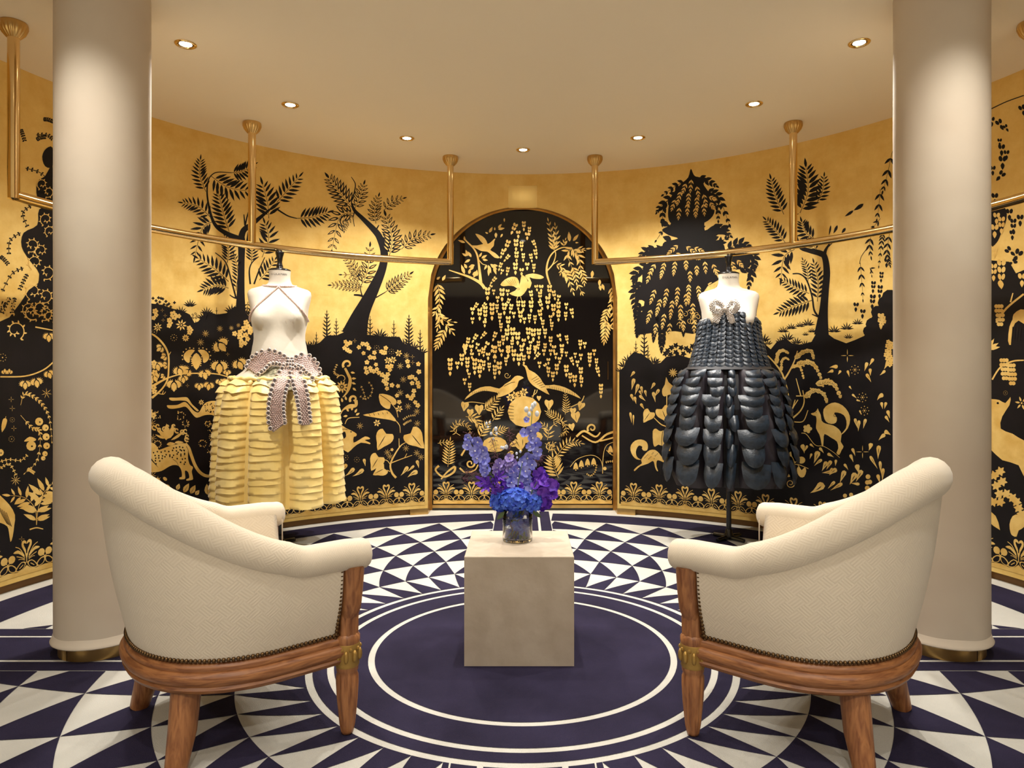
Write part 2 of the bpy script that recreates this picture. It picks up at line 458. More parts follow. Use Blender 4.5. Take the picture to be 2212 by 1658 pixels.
# four bands
for q in range(4):
    ca, sa = [(1, 0), (0, 1), (-1, 0), (0, -1)][q]
    for a, b in ((-0.0735, -0.0465), (-0.0400, 0.0400), (0.0465, 0.0735)):
        def rot(p): return (p[0] * ca + p[1] * sa, -p[0] * sa + p[1] * ca)
        n = 6
        lo = [(a + (b - a) * i / n, math.sqrt(0.300 ** 2 - (a + (b - a) * i / n) ** 2)) for i in range(n + 1)]
        hi = [(b, 0.952), (a, 0.952)]
        flat([rot(p) for p in lo + hi])
tag(cp.build('carpet_pattern', M_CNAVY, floor, smooth=False), 'navy triangles, rings and bands woven into the ivory carpet')

# ---- pillars
for s, lab in ((-1, 'round ivory fabric wrapped pillar with brass foot, nearer the yellow gown than the black'), (1, 'round ivory fabric wrapped pillar with brass foot, nearer the black gown than the yellow')):
    pr = 0.0613 * D
    t = thing('pillar', lab, 'pillar', (s * 0.6095 * D - 0.002, 0.008 * D, 0), 0, 'fabric wrapped pillars')
    rnd = random.Random(4 + s)
    ph = [rnd.uniform(0, 6.28) for _ in range(6)]
    def rf(a, z):
        low = sm(1.0, 0.1, z)
        return 1 + 0.004 * low * math.sin(3 * a + ph[0] + 2.5 * z) + 0.003 * low * math.sin(7 * a + ph[1] - 6 * z) + 0.002 * math.sin(11 * z + ph[2])
    MB().lathe([(pr, 0.075)] + [(pr, 0.075 + (ZC - 0.075) * k / 40) for k in range(1, 41)], 64, rf=rf, cap=False).build('shaft', M_PILLAR, t, angle=180)
    MB().lathe([(pr - 0.012, 0.049), (pr + 0.002, 0.047), (pr + 0.010, 0.050), (pr + 0.011, 0.054), (pr + 0.006, 0.060), (pr + 0.001, 0.080), (pr - 0.002, 0.085)], 64, cap=False).build('hem', M_PILLAR, t, angle=180)
    MB().lathe([(pr - 0.014, 0.0016), (pr - 0.014, 0.055)], 64).build('brass_foot', M_BRASS2, t)
    if True:
        mb = MB(); a = math.radians(-110 if s < 0 else -70)
        mb.box(((pr - 0.0138) * math.cos(a), (pr - 0.0138) * math.sin(a), 0.024), (0.001, 0.002, 0.046), 0, a); mb.build('seam', M_DARKMETAL, t, smooth=False)

# ---- clothes rails: curved brass tube, three drop posts with fluted ceiling caps
HR = (0.4054 + 0.2733) * D
RR = 0.812 * D
tr = 0.0086 * D
for s, lab in ((-1, 'curved brass clothes rail hung from the ceiling over the yellow gown'), (1, 'curved brass clothes rail hung from the ceiling over the black gown')):
    t = thing('clothes_rail', lab, 'clothes rail', (0, 0, 0), 0, 'curved brass clothes rails')
    a0, a1 = math.radians(13.3), math.radians(83.2)
    n = 60
    path = [(s * RR * math.sin(a0 + (a1 - a0) * k / n), RR * math.cos(a0 + (a1 - a0) * k / n), HR) for k in range(n + 1)]
    MB().tube(path, tr, 16).build('rail', M_BRASS, t)
    for k, ad in enumerate((13.3, 48.0, 83.2)):
        a = math.radians(ad); x, y = s * RR * math.sin(a), RR * math.cos(a)
        lo = HR if k == 1 else HR - tr * 0.95
        p = MB().lathe([(tr * 0.3, lo), (tr * 0.96, lo + tr * 0.3), (tr * 0.98, lo + tr), (tr * 0.98, ZC - 0.05)], 20, (x, y, 0)).build('post', M_BRASS, t, angle=50)
        fl = lambda an, z: 1 + 0.035 * math.cos(20 * an) * (1 if z < ZC - 0.012 else 0)
        MB().lathe([(tr * 1.02, ZC - 0.064), (tr * 1.25, ZC - 0.060), (tr * 1.9, ZC - 0.042), (tr * 2.25, ZC - 0.022), (tr * 2.32, ZC - 0.008), (tr * 2.2, ZC - 0.0005)], 120, (x, y, 0), rf=fl).build('ceiling_cap', M_BRASS2, p, angle=60)

# ---- recessed downlights
def px_ceiling(px, py):
    t = (ZC - CH) * F / (HY - py)
    return ((px - CX) / F * t, t - D)
dl = [px_ceiling(*p) for p in ((401, 95), (627, 226), (879, 298), (1130, 323), (1378, 297), (1629, 224), (1856, 92))]
dl += [(-0.575 * D, -0.22 * D), (0.575 * D, -0.22 * D), (-0.31 * D, -0.62 * D), (0.31 * D, -0.62 * D)]
dl += [(0.0, -0.03 * D)]
back = [(x, y) for x in (-2.2, 0.0, 2.2) for y in (-3.2, -4.6)]  # unseen lamps behind the camera, added as fill for the salon
WHERE = ['beside the pillar near the yellow gown', 'in the ceiling over the gown with the yellow skirt', 'in the ceiling between the yellow gown and the arched door', 'in the ceiling before the top of the arched door',
         'in the ceiling between the black gown and the arched door', 'in the ceiling over the black scalloped gown', 'beside the pillar near the black gown',
         'over the armchair nearer the yellow gown', 'over the armchair nearer the black gown', 'in the ceiling before the two armchairs', 'in the ceiling before the two armchairs', 'straight above the stone block with the vase']
def downlight(x, y, label, watts, group, size=132, aim=None):
    t = thing('downlight', label, 'downlight', (x, y, ZC), 0, group)
    r = 0.034
    MB().lathe([(r + 0.012, -0.0005), (r + 0.012, -0.003), (r + 0.006, -0.007), (r, -0.006), (r - 0.002, -0.0008)], 32, cap=False).build('trim_ring', M_BRASS, t, angle=60)
    MB().lathe([(r - 0.001, -0.0012), (r - 0.009, -0.0016)], 32, cap=False).build('reflector', M_DARKMETAL, t)
    MB().lathe([(0.0005, -0.0022), (r - 0.008, -0.0018)], 28, cap=False).build('lens', M_LAMP, t)
    ld = bpy.data.lights.new('downlight_lamp', 'SPOT'); ld.energy = watts; ld.color = SPOT_COL
    ld.spot_size = math.radians(size); ld.spot_blend = 1.0; ld.shadow_soft_size = 0.022
    lo = bpy.data.objects.new('lamp', ld); COL.objects.link(lo); lo.parent = t; lo.location = (0, 0, -0.045)
    if aim:
        v = Vector(aim) - Vector((x, y, ZC - 0.045)); lo.rotation_euler = v.to_track_quat('-Z', 'Y').to_euler()
    return t
for k, (x, y) in enumerate(dl):
    downlight(x, y, ('lit recessed brass downlight ' + WHERE[k]), (SPOT_W * (0.58 if k in (1, 5) else 1.0)) if k < 7 else (SIDE_W if k < 11 else MID_W), 'recessed downlights', 131 if k < 11 else 95)
for x, y in back:
    downlight(x, y, 'added unseen fill lamp in the plain shop ceiling away from the round salon', FILL_W, 'added fill lamps')

# ================================================================== ARMCHAIRS
def uv_from(o, fn):
    me = o.data; l = me.uv_layers.new(name='UVMap')
    for lp in me.loops: l.data[lp.index].uv = fn(me.vertices[lp.vertex_index].co)
def chair_outline(n=72, fr=0.20):
    """plan of the seat rail, from the near front corner round the back to the far front corner; s runs -1..1"""
    out = []
    for k in range(n + 1):
        s = -1 + 2 * k / n
        a = abs(s)
        if a > 0.62:
            t = (a - 0.62) / 0.38
            u, v = 0.005 + fr * t, 0.325 - 0.004 * t
        else:
            p = a / 0.62 * math.pi / 2
            u, v = 0.005 - 0.310 * math.cos(p) ** 0.9, 0.325 * math.sin(p) ** 0.9
        out.append((s, u, v if s > 0 else -v))
    return out
def roll_pt(s):
    a = abs(s)
    if a > 0.60:
        t = (a - 0.60) / 0.40; u, v = 0.0 + 0.222 * t, 0.350 - 0.006 * t
    else:
        p = a / 0.60 * math.pi / 2
        u, v = -0.352 * math.cos(p) ** 0.95, 0.350 * math.sin(p) ** 0.95
    z = 0.524 + 0.226 * sm(0.72, 0.06, a) - 0.004 * sm(0.9, 1.0, a)
    return Vector((u, v if s > 0 else -v, z))
def roll_r(s): return 0.044 + 0.008 * sm(0.7, 0.1, abs(s))
def build_armchair(label):
    t = thing('armchair', label, 'armchair', group='ivory tub armchairs')
    ol = chair_outline(); n = len(ol)
    # --- carved seat rail
    prof = [(-0.05, 0.214), (0.002, 0.209), (0.012, 0.212), (0.017, 0.222), (0.012, 0.2285), (0.017, 0.233), (0.023, 0.243), (0.0235, 0.254), (0.018, 0.263), (0.011, 0.266), (0.0135, 0.272), (0.012, 0.281), (0.002, 0.288), (-0.03, 0.289)]
    ring = [(u, v) for s, u, v in ol] + [(0.216, 0.321 - 0.642 * k / 24) for k in range(1, 24)]
    rc = []
    for i, (u, v) in enumerate(ring):
        p, q = ring[i - 1], ring[(i + 1) % len(ring)]
        dx, dy = q[0] - p[0], q[1] - p[1]; l = math.hypot(dx, dy) or 1
        rc.append((dy / l * -1, dx / l))
    # outward = away from the centre
    nr = []
    for (u, v), (a, b) in zip(ring, rc):
        if a * (u + 0.05) + b * v < 0: a, b = -a, -b
        nr.append((a, b))
    mb = MB()
    mb.grid([[(u + a * d, v + b * d, z) for (u, v), (a, b) in zip(ring, nr)] for d, z in prof], cu=True)
    rail = mb.build('seat_rail', M_WOODR, t, angle=60)
    mb = MB()
    base = [(u - a * 0.05, v - b * 0.05, 0.2145) for (u, v), (a, b) in zip(ring, nr)]
    mb.fan(base, (-0.05, 0, 0.2145), 0, True); mb.build('seat_webbing', M_CREAM, t, smooth=False)
    # --- outer shell
    ol = chair_outline(fr=0.150)
    rows = []
    m = 14
    for j in range(m + 1):
        wv = j / m; r = []
        for (s, u, v), (a, b) in zip(ol, nr):
            tp = roll_pt(s); rr = roll_r(s)
            c = Vector((tp.x, tp.y, 0)); o_ = Vector((a, b, 0))
            top = Vector((tp.x, tp.y, tp.z)) + o_ * (0.52 * rr) + Vector((0, 0, -0.78 * rr))
            bot = Vector((u + a * 0.001, v + b * 0.001, 0.287))
            p = bot.lerp(top, wv)
            p += o_ * 0.010 * math.sin(math.pi * wv)
            p.x = min(p.x, 0.158)
            r.append(tuple(p))
        rows.append(r)
    o = MB().grid(rows).build('outer_shell', M_UPH, t, angle=180); shell = rows
    per = [0.0]
    for k in range(1, n): per.append(per[-1] + math.dist(ol[k][1:], ol[k - 1][1:]))
    l = o.data.uv_layers.new(name='UVMap')
    for lp in o.data.loops:
        i = lp.vertex_index; l.data[lp.index].uv = (per[i % n], rows[i // n][i % n][2])
    # --- rolled top edge
    path = [roll_pt(-1 + 2 * k / 90) for k in range(91)]
    rad = [roll_r(-1 + 2 * k / 90) for k in range(91)]
    e0 = path[0] + (path[0] - path[1]).normalized(); tv = (path[0] - path[1]).normalized(); tw = (path[-1] - path[-2]).normalized()
    pre = [path[0] + tv * d for d in (0.026, 0.024, 0.017, 0.008)]; post = [path[-1] + tw * d for d in (0.008, 0.017, 0.024, 0.026)]
    path = pre + path + post
    rad = [rad[0] * q for q in (0.25, 0.55, 0.85, 0.97)] + rad + [rad[-1] * q for q in (0.97, 0.85, 0.55, 0.25)]
    o = MB().tube(path, rad, 18).build('rolled_edge', M_UPH, t, angle=180)
    l = o.data.uv_layers.new(name='UVMap')
    for lp in o.data.loops:
        i = lp.vertex_index
        l.data[lp.index].uv = ((i // 18) * 0.022, (i % 18) * 0.017) if i < 18 * len(path) else (0, 0)
    # --- inner back and arms
    ol = chair_outline(fr=0.222)
    rows = []
    for j in range(11):
        wv = j / 10; r = []
        for (s, u, v), (a, b) in zip(ol, nr):
            tp = roll_pt(s); rr = roll_r(s); o_ = Vector((a, b, 0))
            top = tp - o_ * (0.985 * rr) + Vector((0, 0, 0.12 * rr))
            bot = Vector((u, v, 0.36)) - o_ * 0.045
            p = bot.lerp(top, wv) - o_ * 0.006 * math.sin(math.pi * wv)
            r.append(tuple(p))
        rows.append(r)
    o = MB().grid(rows).build('inner_back', M_UPH, t, angle=180)
    l = o.data.uv_layers.new(name='UVMap')
    for lp in o.data.loops:
        i = lp.vertex_index; l.data[lp.index].uv = (per[i % n], rows[i // n][i % n][2])
    # arm front panels close the gap between outer and inner faces
    for sd in (-1, 1):
        mb = MB(); k = 0 if sd < 0 else n - 1
        s, u, v = ol[k]; a, b = nr[k]
        tp = roll_pt(s)
        f = u - 0.002
        ys = sorted((v - b * 0.028, v - b * 0.047))
        mb.grid([[(f, yy, z) for yy in (ys[0], (ys[0] + ys[1]) / 2, ys[1])] for z in (0.28, 0.36, 0.44, tp.z - 0.01)])
        o = mb.build('arm_front', M_UPH, t); uv_from(o, lambda c: (c.y, c.z))
    # --- loose seat cushion
    mb = MB()
    cu = [(u - a * 0.050, v - b * 0.050) for (u, v), (a, b) in zip([(x[1], x[2]) for x in ol], nr)]
    cu += [(0.240, cu[-1][1] + (cu[0][1] - cu[-1][1]) * k / 10) for k in range(0, 11)]
    cx = sum(p[0] for p in cu) / len(cu)
    rws = []
    for q, z in ((0.93, 0.33), (0.99, 0.345), (1.0, 0.385), (0.99, 0.418), (0.94, 0.436), (0.75, 0.447), (0.4, 0.454), (0.05, 0.456)):
        rws.append([(cx + (x - cx) * q, y * q, z) for x, y in cu])
    mb.grid(rws, cu=True); mb.fan(rws[-1], (cx, 0, 0.456))
    o = mb.build('seat_cushion', M_UPH, t, angle=180); uv_from(o, lambda c: (c.x, c.y))
    # --- brass nail trim along the rail and up the arm fronts
    mb = MB(); ol = chair_outline(fr=0.150)
    pts = [Vector((u + a * 0.006, v + b * 0.006, 0.2945)) for (s, u, v), (a, b) in zip(ol, nr)]
    acc = 0.0
    for p, q in zip(pts, pts[1:]):
        d = (q - p).length
        while acc < d:
            mb.ball(p.lerp(q, acc / d), 0.0062, 6, 4); acc += 0.0118
        acc -= d
    edge = {}
    for sd in (-1, 1):
        edge[sd] = [Vector(r[0 if sd < 0 else -1]) for r in shell]
        acc = 0.0
        for p, q in zip(edge[sd][:-1], edge[sd][1:]):
            d = (q - p).length
            while acc < d:
                mb.ball(p.lerp(q, acc / d) + Vector((-0.004, sd * 0.004, 0)), 0.0062, 6, 4); acc += 0.0118
            acc -= d
    tag(mb.build('nailhead_trim', M_NAIL, t, angle=180), 'row of antique brass upholstery nails', kind='stuff')
    # --- front legs with gilt collar and fluted shaft, continuing as arm posts
    for sd in (-1, 1):
        x, y = 0.192, sd * 0.318
        fl = lambda an, z: 1 + (0.13 * abs(math.cos(5 * an)) - 0.08 if 0.012 < z < 0.178 else 0)
        lg = MB().lathe([(0.010, 0.0015), (0.0165, 0.004), (0.0185, 0.012), (0.0215, 0.03), (0.0285, 0.10), (0.031, 0.150), (0.0305, 0.172), (0.028, 0.180), (0.031, 0.186), (0.0325, 0.2)], 72, (x, y, 0), rf=fl).build('front_leg', M_WOOD, t, angle=60)
        mb = MB().lathe([(0.0325, 0.198), (0.0345, 0.203), (0.0335, 0.208), (0.0345, 0.212), (0.0355, 0.25), (0.0365, 0.262), (0.0345, 0.266)], 40, (x, y, 0))
        for k in range(9):
            a = 2 * math.pi * k / 9
            mb.ball((x + 0.0355 * math.cos(a), y + 0.0355 * math.sin(a), 0.232), 0.011, 8, 6, (0.75, 0.75, 1.65))
            mb.ball((x + 0.0360 * math.cos(a + 0.35), y + 0.0360 * math.sin(a + 0.35), 0.252), 0.006, 6, 5)
        mb.build('gilt_collar', M_GILT, lg)
        MB().lathe([(0.034, 0.262), (0.0365, 0.272), (0.036, 0.284), (0.030, 0.292)], 40, (x, y, 0)).build('collar_torus', M_WOOD, lg)
        fl2 = lambda an, z: 1 + (0.12 * abs(math.cos(5 * an)) - 0.07 if z < 0.352 else 0)
        mb = MB().lathe([(0.0295, 0.288), (0.0305, 0.30), (0.031, 0.345), (0.0325, 0.352)], 72, (x, y, 0), rf=fl2)
        up_ = [p for p in edge[sd] if p.z > 0.36]
        mb.tube([(x, y, 0.345)] + [(x + 0.002, p.y - sd * 0.012, p.z) for p in up_] + [(x + 0.002, up_[-1].y - sd * 0.010, 0.497)], [0.030] + [0.031 + 0.003 * k / len(up_) for k in range(len(up_))] + [0.034], 28)
        mb.build('arm_post', M_WOOD, t, angle=60)
        # --- splayed rear legs
        mb = MB()
        mb.tube([(-0.245, sd * 0.232, 0.0015), (-0.240, sd * 0.229, 0.02), (-0.222, sd * 0.213, 0.10), (-0.208, sd * 0.200, 0.218)], [0.026, 0.0285, 0.0355, 0.0385], 24)
        mb.build('rear_leg', M_WOOD, t, angle=60)
    return t
ch1 = build_armchair('ivory upholstered tub armchair with carved oak frame, nearer the yellow gown')
ch1.location = (-0.3290 * D, -0.1835 * D, 0); ch1.rotation_euler = (0, 0, math.radians(39))
ch2 = copy_tree(ch1); ch2['label'] = 'ivory upholstered tub armchair with carved oak frame, nearer the black gown'
ch2.location = (0.3225 * D, -0.1870 * D, 0); ch2.rotation_euler = (0, 0, math.radians(180 - 39))

# ================================================================== PEDESTAL
PX, PY, PS = -0.0047 * D, 0.014 * D, 0.1492 * D
ped = thing('stone_pedestal', 'square beige limestone block table between the two armchairs', 'pedestal', (PX, PY, 0))
mb = MB(); bz = 0.002
hs = PS / 2
def sq(h, z): return [(-h, -h, z), (h, -h, z), (h, h, z), (-h, h, z)]
mb.grid([sq(hs, 0.0015), sq(hs, PS - bz), sq(hs - bz, PS)], cu=True); mb.add(sq(hs - bz, PS), [(0, 1, 2, 3)]); mb.add(sq(hs, 0.0015), [(3, 2, 1, 0)])
mb.build('block', M_STONE, ped, smooth=False)

# ================================================================== MANNEQUINS AND GOWNS
def satin(name, c1, c2, rough, sheen=0.3, sc=6):
    m = vary(mat(name, c1, rough), c1, c2, sc, 4, bump=0.08, bscale=40)
    bsdf(m).inputs['Sheen Weight'].default_value = sheen
    return m
M_YELLOW = satin('primrose_satin', rgb(240, 208, 120), rgb(248, 222, 146), 0.42)
M_IVORYS = satin('ivory_satin', rgb(212, 204, 188), rgb(218, 211, 196), 0.45)
M_BEAD = mat('rose_crystal', rgb(226, 198, 190), 0.18, 0.35)
M_RING = mat('silver_setting', rgb(224, 210, 202), 0.25, 0.5)
M_GEM = mat('smoky_crystal', rgb(104, 98, 100), 0.08, 0.3)
M_BOWBASE = mat('rose_ribbon', rgb(164, 148, 143), 0.6)
M_LACE = vary(mat('sage_sequin', rgb(132, 128, 104), 0.35, 0.4), rgb(96, 94, 74), rgb(176, 170, 142), 60, 4)
M_INK = vary(mat('midnight_satin', rgb(42, 52, 66), 0.34, Specular_IOR_Level=0.6), rgb(30, 38, 48), rgb(46, 58, 72), 3, 2, bump=0.14, bscale=11)
M_INKD = mat('midnight_lining', rgb(26, 25, 30), 0.6)
M_PLUM = mat('plum_crepe', rgb(46, 40, 48), 0.6)
M_SILV = mat('silver_bead', rgb(208, 200, 192), 0.2, 0.5)

SEC = [(0.86, 0.150, 0.110, 0.0), (0.95, 0.168, 0.122, 0.0), (1.03, 0.165, 0.12, 0.0), (1.12, 0.142, 0.105, 0.0), (1.19, 0.128, 0.098, 0.0), (1.26, 0.140, 0.104, 0.0),
       (1.34, 0.158, 0.112, 0.0), (1.40, 0.163, 0.108, 0.0), (1.45, 0.174, 0.100, 0.004), (1.485, 0.180, 0.092, 0.008), (1.505, 0.176, 0.084, 0.012), (1.518, 0.160, 0.078, 0.014),
       (1.530, 0.120, 0.074, 0.016), (1.540, 0.086, 0.068, 0.016), (1.552, 0.068, 0.064, 0.014), (1.575, 0.0605, 0.0605, 0.010), (1.60, 0.060, 0.060, 0.006), (1.628, 0.0625, 0.0625, 0.004)]
def tsec(z):
    return tuple(interp([(q[0], q[i]) for q in SEC], z) for i in (1, 2, 3))
def torso_pt(a, z, off=0.0, k=1.0):
    """a = 0 is the front (local -y)"""
    rx, ry, ys = tsec(z)
    e = 2.0 if z > 1.535 else 2.5
    sa, ca = math.sin(a), math.cos(a)
    d = (abs(sa) ** e + abs(ca) ** e) ** (-1 / e)
    x, y = (rx + off) * sa * d, -(ry + off) * ca * d
    if abs(((a + math.pi) % (2 * math.pi)) - math.pi) < 1.4:
        aa = ((a + math.pi) % (2 * math.pi)) - math.pi
        b = math.exp(-((abs(aa) - 0.62) / 0.36) ** 2) * (math.exp(-((z - 1.335) / 0.042) ** 2) if z < 1.335 else math.exp(-((z - 1.335) / 0.085) ** 2))
        y -= 0.048 * b; x += 0.008 * b * (1 if aa > 0 else -1)
    return Vector((x, y + ys, z * k))
def make_mannequin(label, loc, rz, base=True):
    t = thing('dress_form', label, 'mannequin', loc, rz, 'linen dress forms')
    zs = [0.86, 0.9, 0.95, 1.0, 1.05, 1.1, 1.15, 1.19, 1.23, 1.26, 1.28, 1.30, 1.315, 1.33, 1.345, 1.36, 1.38, 1.40, 1.42, 1.45, 1.47, 1.485, 1.497, 1.505, 1.512, 1.518, 1.524, 1.53, 1.535, 1.54, 1.546, 1.552, 1.56, 1.575, 1.60, 1.628]
    rows = [[torso_pt(2 * math.pi * k / 56, z) for k in range(56)] for z in zs]
    mb = MB().grid(rows, cu=True); mb.fan(rows[0], (0, 0, 0.86), 0, True)
    mb.build('torso', M_LINEN, t, angle=180)
    MB().lathe([(0.058, 1.622), (0.0635, 1.628), (0.062, 1.634), (0.045, 1.641), (0.022, 1.646), (0.018, 1.655)], 40, (0, 0.004, 0)).build('neck_cap', M_BLACK, t, angle=60)
    MB().lathe([(0.016, 1.648), (0.020, 1.656), (0.016, 1.664), (0.0135, 1.68), (0.018, 1.71), (0.0245, 1.732), (0.025, 1.739), (0.020, 1.743), (0.0, 1.744)], 28, (0, 0.004, 0), cap=False).build('knob', M_BLACK, t, angle=60)
    MB().lathe([(0.015, 0.02), (0.015, 0.88)], 20).build('pole', M_BLACK, t)
    MB().lathe([(0.030, 0.018), (0.030, 0.03), (0.022, 0.045), (0.020, 0.062), (0.016, 0.068)], 24).build('pole_collar', M_BLACK, t, angle=60)
    mb = MB()
    for k in range(4):
        a = math.pi / 4 + k * math.pi / 2
        mb.tube([(0.0, 0, 0.016), (0.06 * math.cos(a), 0.06 * math.sin(a), 0.016), (0.11 * math.cos(a), 0.11 * math.sin(a), 0.0135)], [0.015, 0.0135, 0.012], 10)
    mb.build('cross_foot', M_BLACK, t)
    # maker's stamp round the neck
    cu = bpy.data.curves.new('stamp', 'FONT'); cu.body = 'STOCKMAN'; cu.size = 0.0175; cu.align_x = 'CENTER'; cu.resolution_u = 2
    tmp = bpy.data.objects.new('stamp_tmp', cu); COL.objects.link(tmp)
    bpy.context.view_layer.update()
    me = bpy.data.meshes.new_from_object(tmp.evaluated_get(bpy.context.evaluated_depsgraph_get()))
    bpy.data.objects.remove(tmp)
    for v in me.vertices:
        a = v.co.x / 0.0612; v.co = Vector((0.0620 * math.sin(a), 0.007 - 0.0620 * math.cos(a), 1.597 + v.co.y))
    me.materials.clear(); me.materials.append(M_TEXT)
    inst('neck_stamp', me, t)
    return t

def ribbon(name, ctrl, surf, base_mat, parent, thick=4.0, sub=6, lift=0.010, arch=0.0):
    """flat bow ribbon lying on a gown: ctrl = (px, py, half width px); returns the sampled grid"""
    c = cr(ctrl, sub); rows = []
    for i, (x, y, h) in enumerate(c):
        a = c[max(i - 1, 0)]; b = c[min(i + 1, len(c) - 1)]
        dx, dy = b[0] - a[0], b[1] - a[1]; l = math.hypot(dx, dy) or 1
        nx, ny = -dy / l, dx / l
        rows.append([surf(x + nx * h * q, y + ny * h * q, lift + arch * math.sin(math.pi * i / (len(c) - 1)) + 0.006 * (1 - q * q)) for q in (-1, -0.66, -0.33, 0, 0.33, 0.66, 1)])
    MB().grid(rows).build(name, base_mat, parent, angle=180)
    return c
def bead_field(mbb, c, surf, lift, step, rb, arch=0.0, edge=0.0, rnd=None):
    acc = 0.0; k = 0; n = len(c) - 1
    for i in range(n):
        x0, y0, h0 = c[i]; x1, y1, h1 = c[i + 1]
        d = math.hypot(x1 - x0, y1 - y0)
        if d < 1e-6: continue
        nx, ny = -(y1 - y0) / d, (x1 - x0) / d
        while acc < d:
            t = acc / d; x, y, h = x0 + (x1 - x0) * t, y0 + (y1 - y0) * t, (h0 + (h1 - h0) * t) - edge
            m = max(1, int(2 * h / step))
            for j in range(m + 1):
                q = -1 + 2 * (j + (0.5 if k % 2 else 0)) / m
                if q > 1: continue
                p = surf(x + nx * h * q, y + ny * h * q, lift + 0.008 + arch * math.sin(math.pi * (i + t) / n))
                mbb.octa(p, rb * (rnd.uniform(0.85, 1.15) if rnd else 1))
            acc += step * 0.9; k += 1
        acc -= d
def gem_edge(mr, mg, c, surf, lift, side, r0, r1, arch=0.0):
    """row of ringed crystals along one ribbon edge, growing from r0 to r1 (px)"""
    acc = 0.0; n = len(c) - 1
    tot = sum(math.dist(c[i][:2], c[i + 1][:2]) for i in range(n)); run = 0.0
    for i in range(n):
        x0, y0, h0 = c[i]; x1, y1, h1 = c[i + 1]
        d = math.hypot(x1 - x0, y1 - y0)
        if d < 1e-6: continue
        nx, ny = -(y1 - y0) / d, (x1 - x0) / d
        while acc < d:
            t = acc / d; h = (h0 + (h1 - h0) * t) * side
            r = r0 + (r1 - r0) * (run + acc) / tot
            p = surf(x0 + (x1 - x0) * t + nx * h, y0 + (y1 - y0) * t + ny * h, lift + 0.010 + arch * math.sin(math.pi * (i + t) / n))
            R = r * 0.0027
            mr.tube([p + Vector((R * math.cos(a), 0, R * math.sin(a))) for a in [k * math.pi / 5 for k in range(10)]], R * 0.32, 5, closed=True)
            mg.ball(p, R * 0.78, 7, 5, (1, 0.35, 1))
            acc += 2 * r * 1.12
        acc -= d; run += d

# ---------------------------------------------------------------- yellow gown
XL, YL = -0.554 * D, 0.578 * D
ROT_L = math.radians(14)
man1 = make_mannequin('white linen dress form with black neck knob wearing the yellow skirted gown', (XL, YL, 0), ROT_L)
g1 = thing('evening_gown', 'ivory halter gown with jewelled bow and tucked yellow skirt on dress form', 'gown', (XL, YL, 0))
TL = Matrix.Rotation(ROT_L, 3, 'Z')
SKL = [(0.26, 0.386), (0.50, 0.378), (0.70, 0.366), (0.88, 0.346), (0.94, 0.328), (0.985, 0.285), (1.02, 0.222), (1.05, 0.192), (1.09, 0.172), (1.15, 0.158), (1.21, 0.152), (1.30, 0.152)]
def RL(z): return interp(SKL, z)
def surf_l(px, py, off):
    y = YL - 0.25
    for _ in range(4):
        p = at_depth(px, py, y); R = RL(p.z) + off; ry = R * (0.97 if p.z < 1.0 else 0.84)
        q = max(0.05, 1 - ((p.x - XL) / R) ** 2)
        y = YL - ry * math.sqrt(q)
    p = at_depth(px, py, y); return Vector((p.x - XL, p.y - YL, p.z))
# bodice
rows = []
na = 56
for j in range(15):
    wv = j / 14; r = []
    for k in range(na):
        a = 2 * math.pi * k / na; aa = abs(((a + math.pi) % (2 * math.pi)) - math.pi)
        zt = 1.528 - 0.200 * math.sin(min(aa, 1.5)) if aa < 1.5 else 1.329
        z = zt + (0.985 - zt) * wv
        p = TL @ torso_pt(a, z, 0.004)
        if z < 1.30:
            f = sm(1.30, 1.16, z)
            tgt = Vector((RL(z) * math.sin(a + ROT_L), -RL(z) * 0.85 * math.cos(a + ROT_L), z))
            p = p.lerp(tgt, f)
        r.append(tuple(p))
    rows.append(r)
MB().grid(rows, cu=True).build('bodice', M_IVORYS, g1, angle=180)
# halter rope trim
mb = MB()
nl = []
for k in range(25):
    a = -1.5 + 3.0 * k / 24; aa = abs(a)
    nl.append(TL @ torso_pt(a, 1.528 - 0.200 * math.sin(aa), 0.009))
for seq in (nl, [TL @ torso_pt(2 * math.pi * k / 40, 1.541 - 0.010 * math.cos(2 * math.pi * k / 40), 0.006) for k in range(41)]):
    for p, q in zip(seq, seq[1:]):
        m = max(1, int((q - p).length / 0.0075))
        for i in range(m): mb.ball(p.lerp(q, i / m), 0.0058, 6, 4)
tag(mb.build('beaded_halter', M_BEAD, g1, angle=180), 'rope of rose crystal beads', kind='stuff')
# underskirt
MB().lathe([(RL(z) * 0.80, z) for z in (0.27, 0.5, 0.7, 0.88, 0.94, 0.975)], 48, cap=False).build('underskirt', M_YELLOW, g1, angle=180)
